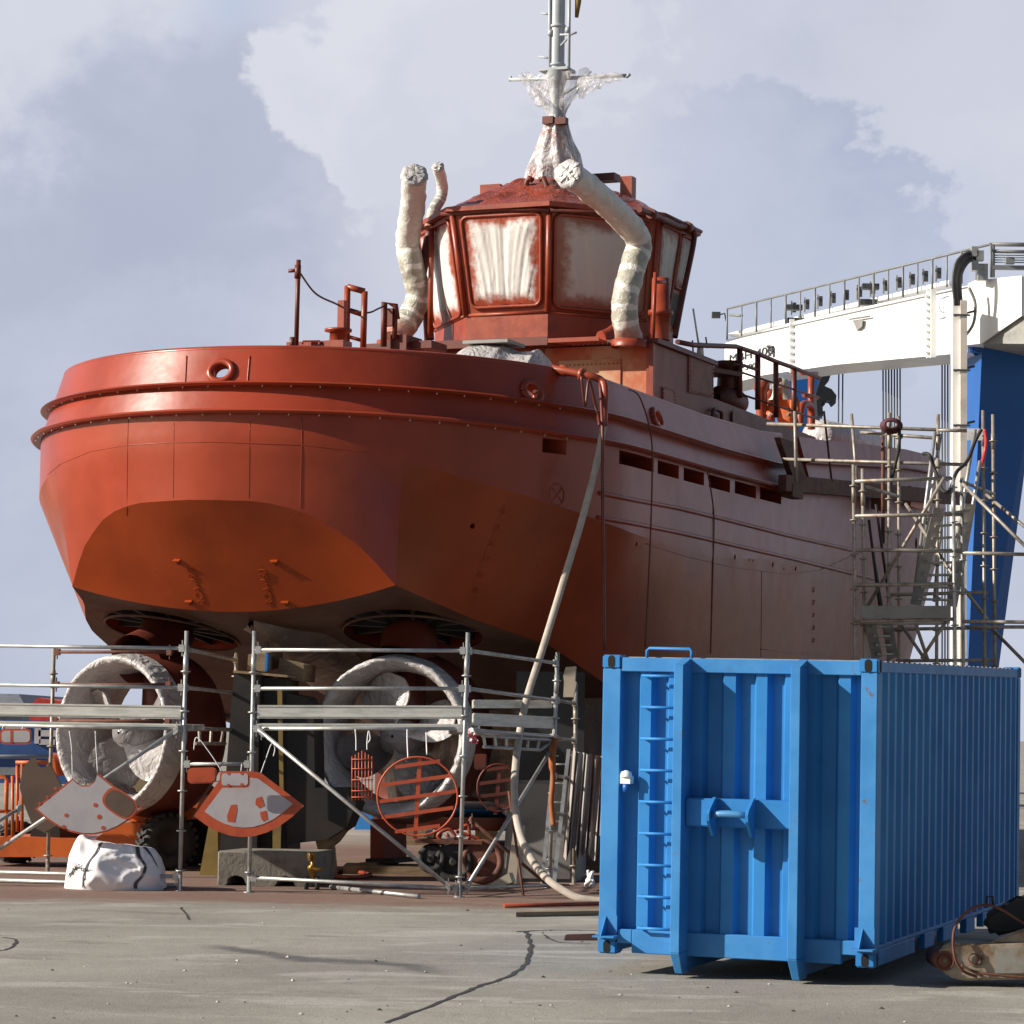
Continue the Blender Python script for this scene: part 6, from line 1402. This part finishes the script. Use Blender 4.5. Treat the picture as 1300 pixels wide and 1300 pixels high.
# far sheds, boat and skip
YB2 = 95
t = thing('blue_shed', Vector((at(30, 1000, YB2).x, YB2, 0)), 'low navy blue building with pale panels, far behind the left scaffold', 'building')
g = MB(); a = at(-60, 1000, YB2); b = at(84, 1000, YB2); g.hexa([Vector((a.x, YB2, 0)), Vector((b.x, YB2, 0)), Vector((b.x, YB2+9, 0)), Vector((a.x, YB2+9, 0))]+[Vector((x, y, 2.1)) for x, y in ((a.x, YB2), (b.x, YB2), (b.x, YB2+9), (a.x, YB2+9))]); g.build('wall', 'farblue', t)
g = MB()
for x, y, w_, h_ in ((20, 926, 26, 10), (62, 931, 26, 8), (60, 942, 20, 7), (48, 933, 8, 22)): g.box(at(x, y, YB2-.06), (w_*.0264, 0, 0), (0, .1, 0), (0, 0, h_*.0264))
g.build('panel', 'plate', t)
g = MB(); g.box(at(10, 979, YB2-.06), (.8, 0, 0), (0, .1, 0), (0, 0, .25)); g.tube([at(-60, 960, YB2-.1), at(80, 960, YB2-.1)], .06, 6); g.build('louvre', 'shedroof', t)
YG = 150
t = thing('grey_roofed_shed', Vector((at(20, 920, YG).x, YG, 0)), 'long low grey roofed shed on the skyline at far left', 'building')
a = at(-40, 910, YG); b = at(29, 910, YG); g = MB(); g.hexa([Vector((a.x, YG, 0)), Vector((b.x, YG, 0)), Vector((b.x, YG+20, 0)), Vector((a.x, YG+20, 0))]+[Vector((x, y, 2.6)) for x, y in ((a.x, YG), (b.x, YG), (b.x, YG+20), (a.x, YG+20))]); g.build('wall', 'shedroof', t)
g = MB(); g.prism([Vector((a.x-.3, YG-.3, 2.61)), Vector((b.x+.3, YG-.3, 2.61)), Vector((b.x-.6, YG+2, 3.5)), Vector((a.x-.3, YG+2, 3.5))], Vector((0, 18, 0))); g.build('roof', 'shedroof', t)
YR2 = 120
g = MB(); a = at(38, 893, YR2); b = at(100, 893, YR2); g.prism([Vector((a.x, YR2, 0)), Vector((b.x, YR2, 0)), Vector((b.x, YR2, a.z)), Vector((lerp(a.x, b.x, .15), YR2, a.z+.25)), Vector((a.x, YR2, a.z-.1))], Vector((0, 6, 0))); tag(g.build('red_shed', 'farred', loc=Vector((a.x, YR2, 0))), 'bright red shed roof showing left of the left thruster', 'building')
t = thing('cream_cabin', Vector((at(125, 1000, 70).x, 70, 0)), 'cream walled cabin with black frames seen through the left thruster ring', 'building')
g = MB(); a = at(92, 1000, 70); b = at(232, 1000, 70); zc_ = at(120, 918, 70).z; g.hexa([Vector((a.x, 70, 0)), Vector((b.x, 70, 0)), Vector((b.x, 75, 0)), Vector((a.x, 75, 0))]+[Vector((x, y, zc_)) for x, y in ((a.x, 70), (b.x, 70), (b.x, 75), (a.x, 75))]); g.build('wall', pmat('cream_cladding', (.58, .48, .26), .6), t)
g = MB(); g.box(Vector(((a.x+b.x)/2, 72.4, zc_+.06)), (b.x-a.x+.3, 0, 0), (0, 5.6, 0), (0, 0, .1)); g.build('roof', 'shedroof', t)
for x in (103, 115, 135, 160, 190): g = MB(); g.tube([Vector((at(x, 930, 69.9).x, 69.92, 0)), Vector((at(x, 930, 69.9).x, 69.92, zc_))], .06, 6); g.build('frame_post', 'black', t)
g = MB(); a = gnd(452, 1060); a = at(460, 1052, 58); g.prism([Vector((at(450, 1050, 58).x, 58, 0)), Vector((at(471, 1050, 58).x, 58, 0)), Vector((at(473, 1050, 58).x, 58, .42)), Vector((at(448, 1050, 58).x, 58, .42))], Vector((.3, 1.6, 0))); tag(g.build('waste_skip', 'skyblue', loc=Vector((a.x, 58, 0))), 'small bright blue skip far off under the tug', 'skip')
t = thing('workboat', Vector((at(600, 1060, 52).x, 52, .25)), 'dark red workboat hull with blue and white waterline, standing beyond the tug thrusters', 'boat')
x0, x1 = at(478, 1000, 52).x, at(760, 1000, 52).x; secs = []
for i in range(25):
    s_ = i/24; x = lerp(x0, x1, s_); hw = 1.6*math.sin(PI*min(.98, s_*.9+.08))**.5; secs.append((x, hw, .28+1.2*max(0, s_-.75)**2*6))
def wb(za, zb, inset, name, mat):
    g = MB(); rows = []
    for x, hw, zk in secs: rows.append([Vector((x, 52-hw*(lerp(.75, 1, q)), lerp(max(zk, za), max(zk, zb)+.001, q))) for q in (0, .5, 1)])
    g.grid(rows); rows2 = [[Vector((p.x, 104-p.y, p.z)) for p in r_] for r_ in rows]; g.grid(rows2); g.grid([[a[2], b[2]] for a, b in zip(rows, rows2)]); g.grid([[a[0], b[0]] for a, b in zip(rows, rows2)]); g.build(name, mat, t)
wb(.28, .52, 0, 'bottom', 'red_dark'); wb(.522, .66, 0, 'boot_stripe', 'skyblue'); wb(.662, .80, 0, 'white_band', 'white'); wb(.802, 1.9, 0, 'topside', 'red_dark')
g = MB()
for s_ in (.2, .5, .8): g.box(Vector((lerp(x0, x1, s_), 52, .13)), (.4, 0, 0), (0, 2.4, 0), (0, 0, .3))
g.build('keel_block', 'wood', t)

# ------------------------------------------------------------------ rusty machine part at right
t = thing('excavator_arm', gnd(1290, 1247), 'chipped cream steel digger arm with a round pin and looped hose, lying at right edge', 'machine part')
Yx = 24.1
def ex(pts, Y, dep, mat, name, bev=.02):
    g = MB(); g.prism([at(x, y, Y) for x, y in pts], Vector((.1, dep, 0))); bmesh.ops.bevel(g.bm, geom=g.bm.edges[:], offset=bev, segments=2, affect='EDGES'); return g.build(name, mat, t)
ex([(1189, 1218), (1194, 1203), (1206, 1198), (1262, 1199), (1345, 1197), (1345, 1243), (1222, 1245), (1203, 1240), (1194, 1230)], Yx, .5, 'cream', 'arm')
ex([(1262, 1204), (1345, 1201), (1345, 1236), (1262, 1237)], Yx-.035, .06, pmat('grey_arm_panel', (.28, .27, .24), .6, col2=(.2, .13, .07), scale=6), 'arm_panel', .008)
ex([(1250, 1199), (1290, 1182), (1345, 1172), (1345, 1199)], Yx+.15, .3, 'cream', 'arm_bracket')
ex([(1247, 1165), (1268, 1150), (1292, 1148), (1300, 1135), (1345, 1130), (1345, 1176), (1300, 1180), (1262, 1190), (1250, 1180)], Yx+.6, .5, 'black', 'bucket', .04)
c = at(1199, 1220, Yx); g = MB(); g.lathe(c-Vector((0, .05, 0)), (0, 1, 0), [(.03, .02), (.03, .05), (.045, .055), (.045, .065), (.03, .07), (.03, .082), (.3, .085), (.6, .08), (.6, .02)], 28); g.build('pivot_pin', 'rustbeam', t)
g = MB(); g.tube([at(1236+6.5*math.cos(a), 1217+6*math.sin(a), Yx-.012) for a in [2*PI*k/20 for k in range(21)]], .006, 6, caps=False); g.tube([at(1230, 1224, Yx-.01), at(1246, 1224, Yx-.01), at(1246, 1210, Yx-.01)], .005, 5); g.build('cast_mark', 'rustbeam', t)
g = MB(); g.tube(smooth_path([at(1240, 1240, Yx-.03), at(1222, 1232, Yx-.06), at(1212, 1215, Yx-.08), at(1210, 1190, Yx-.05), at(1215, 1172, Yx), at(1230, 1156, Yx+.05), at(1250, 1149, Yx+.1), at(1270, 1154, Yx+.15), at(1300, 1172, Yx+.15), at(1330, 1185, Yx+.15)], 7), .012, 8); g.tube(smooth_path([at(1220, 1225, Yx-.02), at(1236, 1233, Yx-.03), at(1258, 1237, Yx-.05), at(1300, 1241, Yx-.05), at(1340, 1243, Yx-.05)], 6), .011, 8); g.build('hydraulic_hose', 'rustbeam', t)
g = MB(); a, b = at(1253, 1150, Yx+.7), at(1259, 1150, Yx+.7); g.tube([at(1252, 1152, Yx+.6), at(1253, 1138, Yx+.6), at(1260, 1138, Yx+.6), at(1261, 1152, Yx+.6)], .011, 6); g.build('hook_eye', 'black', t)
# yellow machine edge just in the picture on the right
# ------------------------------------------------------------------ worker on the fore deck
VW = 2.45
p = SV(1002, 494, VW); base = Vector((p.x, p.y, p.z-1.62))
PR = thing('person', base, 'worker in white hood and orange jacket bending behind the foredeck rail', 'person')
bp = lambda x, y, z: base+SS*x+SF*y+Vector((0, 0, z))
J = {'pel': (0, 0, .88), 'sp1': (-.02, -.04, 1.08), 'sp2': (-.05, -.10, 1.28), 'nk': (-.08, -.18, 1.44), 'hd': (-.09, -.24, 1.60),
     'sl': (-.25, -.12, 1.37), 'el': (-.36, -.28, 1.14), 'wl': (-.22, -.46, 1.08), 'sr': (.12, -.14, 1.37), 'er': (.26, -.28, 1.13), 'wr': (.14, -.47, 1.07),
     'hl': (-.10, 0, .84), 'kl': (-.12, -.06, .46), 'al': (-.13, .02, .07), 'fl': (-.14, -.16, .04), 'hr': (.10, 0, .84), 'kr': (.13, -.08, .46), 'ar': (.14, .0, .07), 'fr': (.16, -.18, .04)}
RD = {'pel': .17, 'sp1': .17, 'sp2': .19, 'nk': .085, 'hd': .085, 'sl': .10, 'el': .065, 'wl': .045, 'sr': .10, 'er': .065, 'wr': .045, 'hl': .12, 'kl': .085, 'al': .06, 'fl': .05, 'hr': .12, 'kr': .085, 'ar': .06, 'fr': .05}
ED = [('pel', 'sp1'), ('sp1', 'sp2'), ('sp2', 'nk'), ('nk', 'hd'), ('sp2', 'sl'), ('sl', 'el'), ('el', 'wl'), ('sp2', 'sr'), ('sr', 'er'), ('er', 'wr'), ('pel', 'hl'), ('hl', 'kl'), ('kl', 'al'), ('al', 'fl'), ('pel', 'hr'), ('hr', 'kr'), ('kr', 'ar'), ('ar', 'fr')]
for s_ in ('l', 'r'):
    w_ = Vector(J['w'+s_]); sx = 1 if s_ == 'l' else -1
    for k in range(5):
        nm = 'f%s%d' % (s_, k); off = Vector(((k-2)*.018+(.03*sx if k == 4 else 0), -.085+abs(k-2)*.008, -.02)) if k < 4 else Vector((.04*sx, -.045, .01))
        J[nm] = tuple(w_+off*.8); RD[nm] = .012; ED.append(('w'+s_, nm)); J[nm+'t'] = tuple(w_+off*1.25+Vector((0, -.01, -.03))); RD[nm+'t'] = .009; ED.append((nm, nm+'t'))
ks = list(J); me = bpy.data.meshes.new('body'); me.from_pydata([tuple(bp(*J[k])-base) for k in ks], [(ks.index(a), ks.index(b)) for a, b in ED], [])
bo = bpy.data.objects.new('body', me); COL.objects.link(bo); md = bo.modifiers.new('s', 'SKIN')
for k, sv in zip(ks, me.skin_vertices[0].data): sv.radius = (RD[k], RD[k]); sv.use_root = k == 'pel'
bo.modifiers.new('ss', 'SUBSURF').levels = 2; bpy.context.view_layer.update()
me2 = bpy.data.meshes.new_from_object(bo.evaluated_get(bpy.context.evaluated_depsgraph_get())); bo.modifiers.clear(); bo.data = me2
me2.materials.append(M['hivis']); me2.materials.append(M['skin'])
for f in me2.polygons:
    f.use_smooth = True; c = f.center
    for s_ in ('l', 'r'):
        if (c-(bp(*J['w'+s_])-base)).length < .15 and c.dot(-SF) > (bp(*J['w'+s_])-base).dot(-SF)-.02: f.material_index = 1
    if c.z > 1.5: f.material_index = 1
bo.parent = PR; ORIG['body'] = tuple(base)
hc = bp(-.09, -.25, 1.63)
g = MB(); g.lathe(hc, (0, 0, 1), [(-.13, .02), (-.12, .06), (-.06, .085), (.0, .095), (.06, .09), (.10, .06), (.12, .01)], 20); g.lathe(hc-SF*.09-Vector((0, 0, .015)), -SF, [(0, .022), (.035, .012), (.04, .002)], 8)
g.mat(1); 
for sx in (-1, 1): g.lathe(hc-SF*.088+SS*.034*sx+Vector((0, 0, .015)), -SF, [(0, .014), (.008, .008), (.009, .001)], 8)
g.mat(2); g.box(hc-SF*.078-Vector((0, 0, .062)), SS*.05, SF*.02, (0, 0, .012)); g.build('face', ['skin', 'black', 'red'], PR)
g = MB(); P_ = []
for k in range(28):
    an = lerp(R(-90-152), R(-90+152), k/27)+PI; row = []
    for h, r_ in ((-.26, .23), (-.18, .19), (-.08, .17), (0, .18), (.09, .165), (.15, .12), (.19, .03)):
        q = Vector((math.cos(an), math.sin(an), h*6)); rr = r_*(1+wr(q, 2.2, .12)); row.append(hc+SS*math.cos(an)*rr+SF*math.sin(an)*rr+Vector((0, 0, h)))
    P_.append(row)
g.grid(P_); g.build('hood', 'hood', PR)
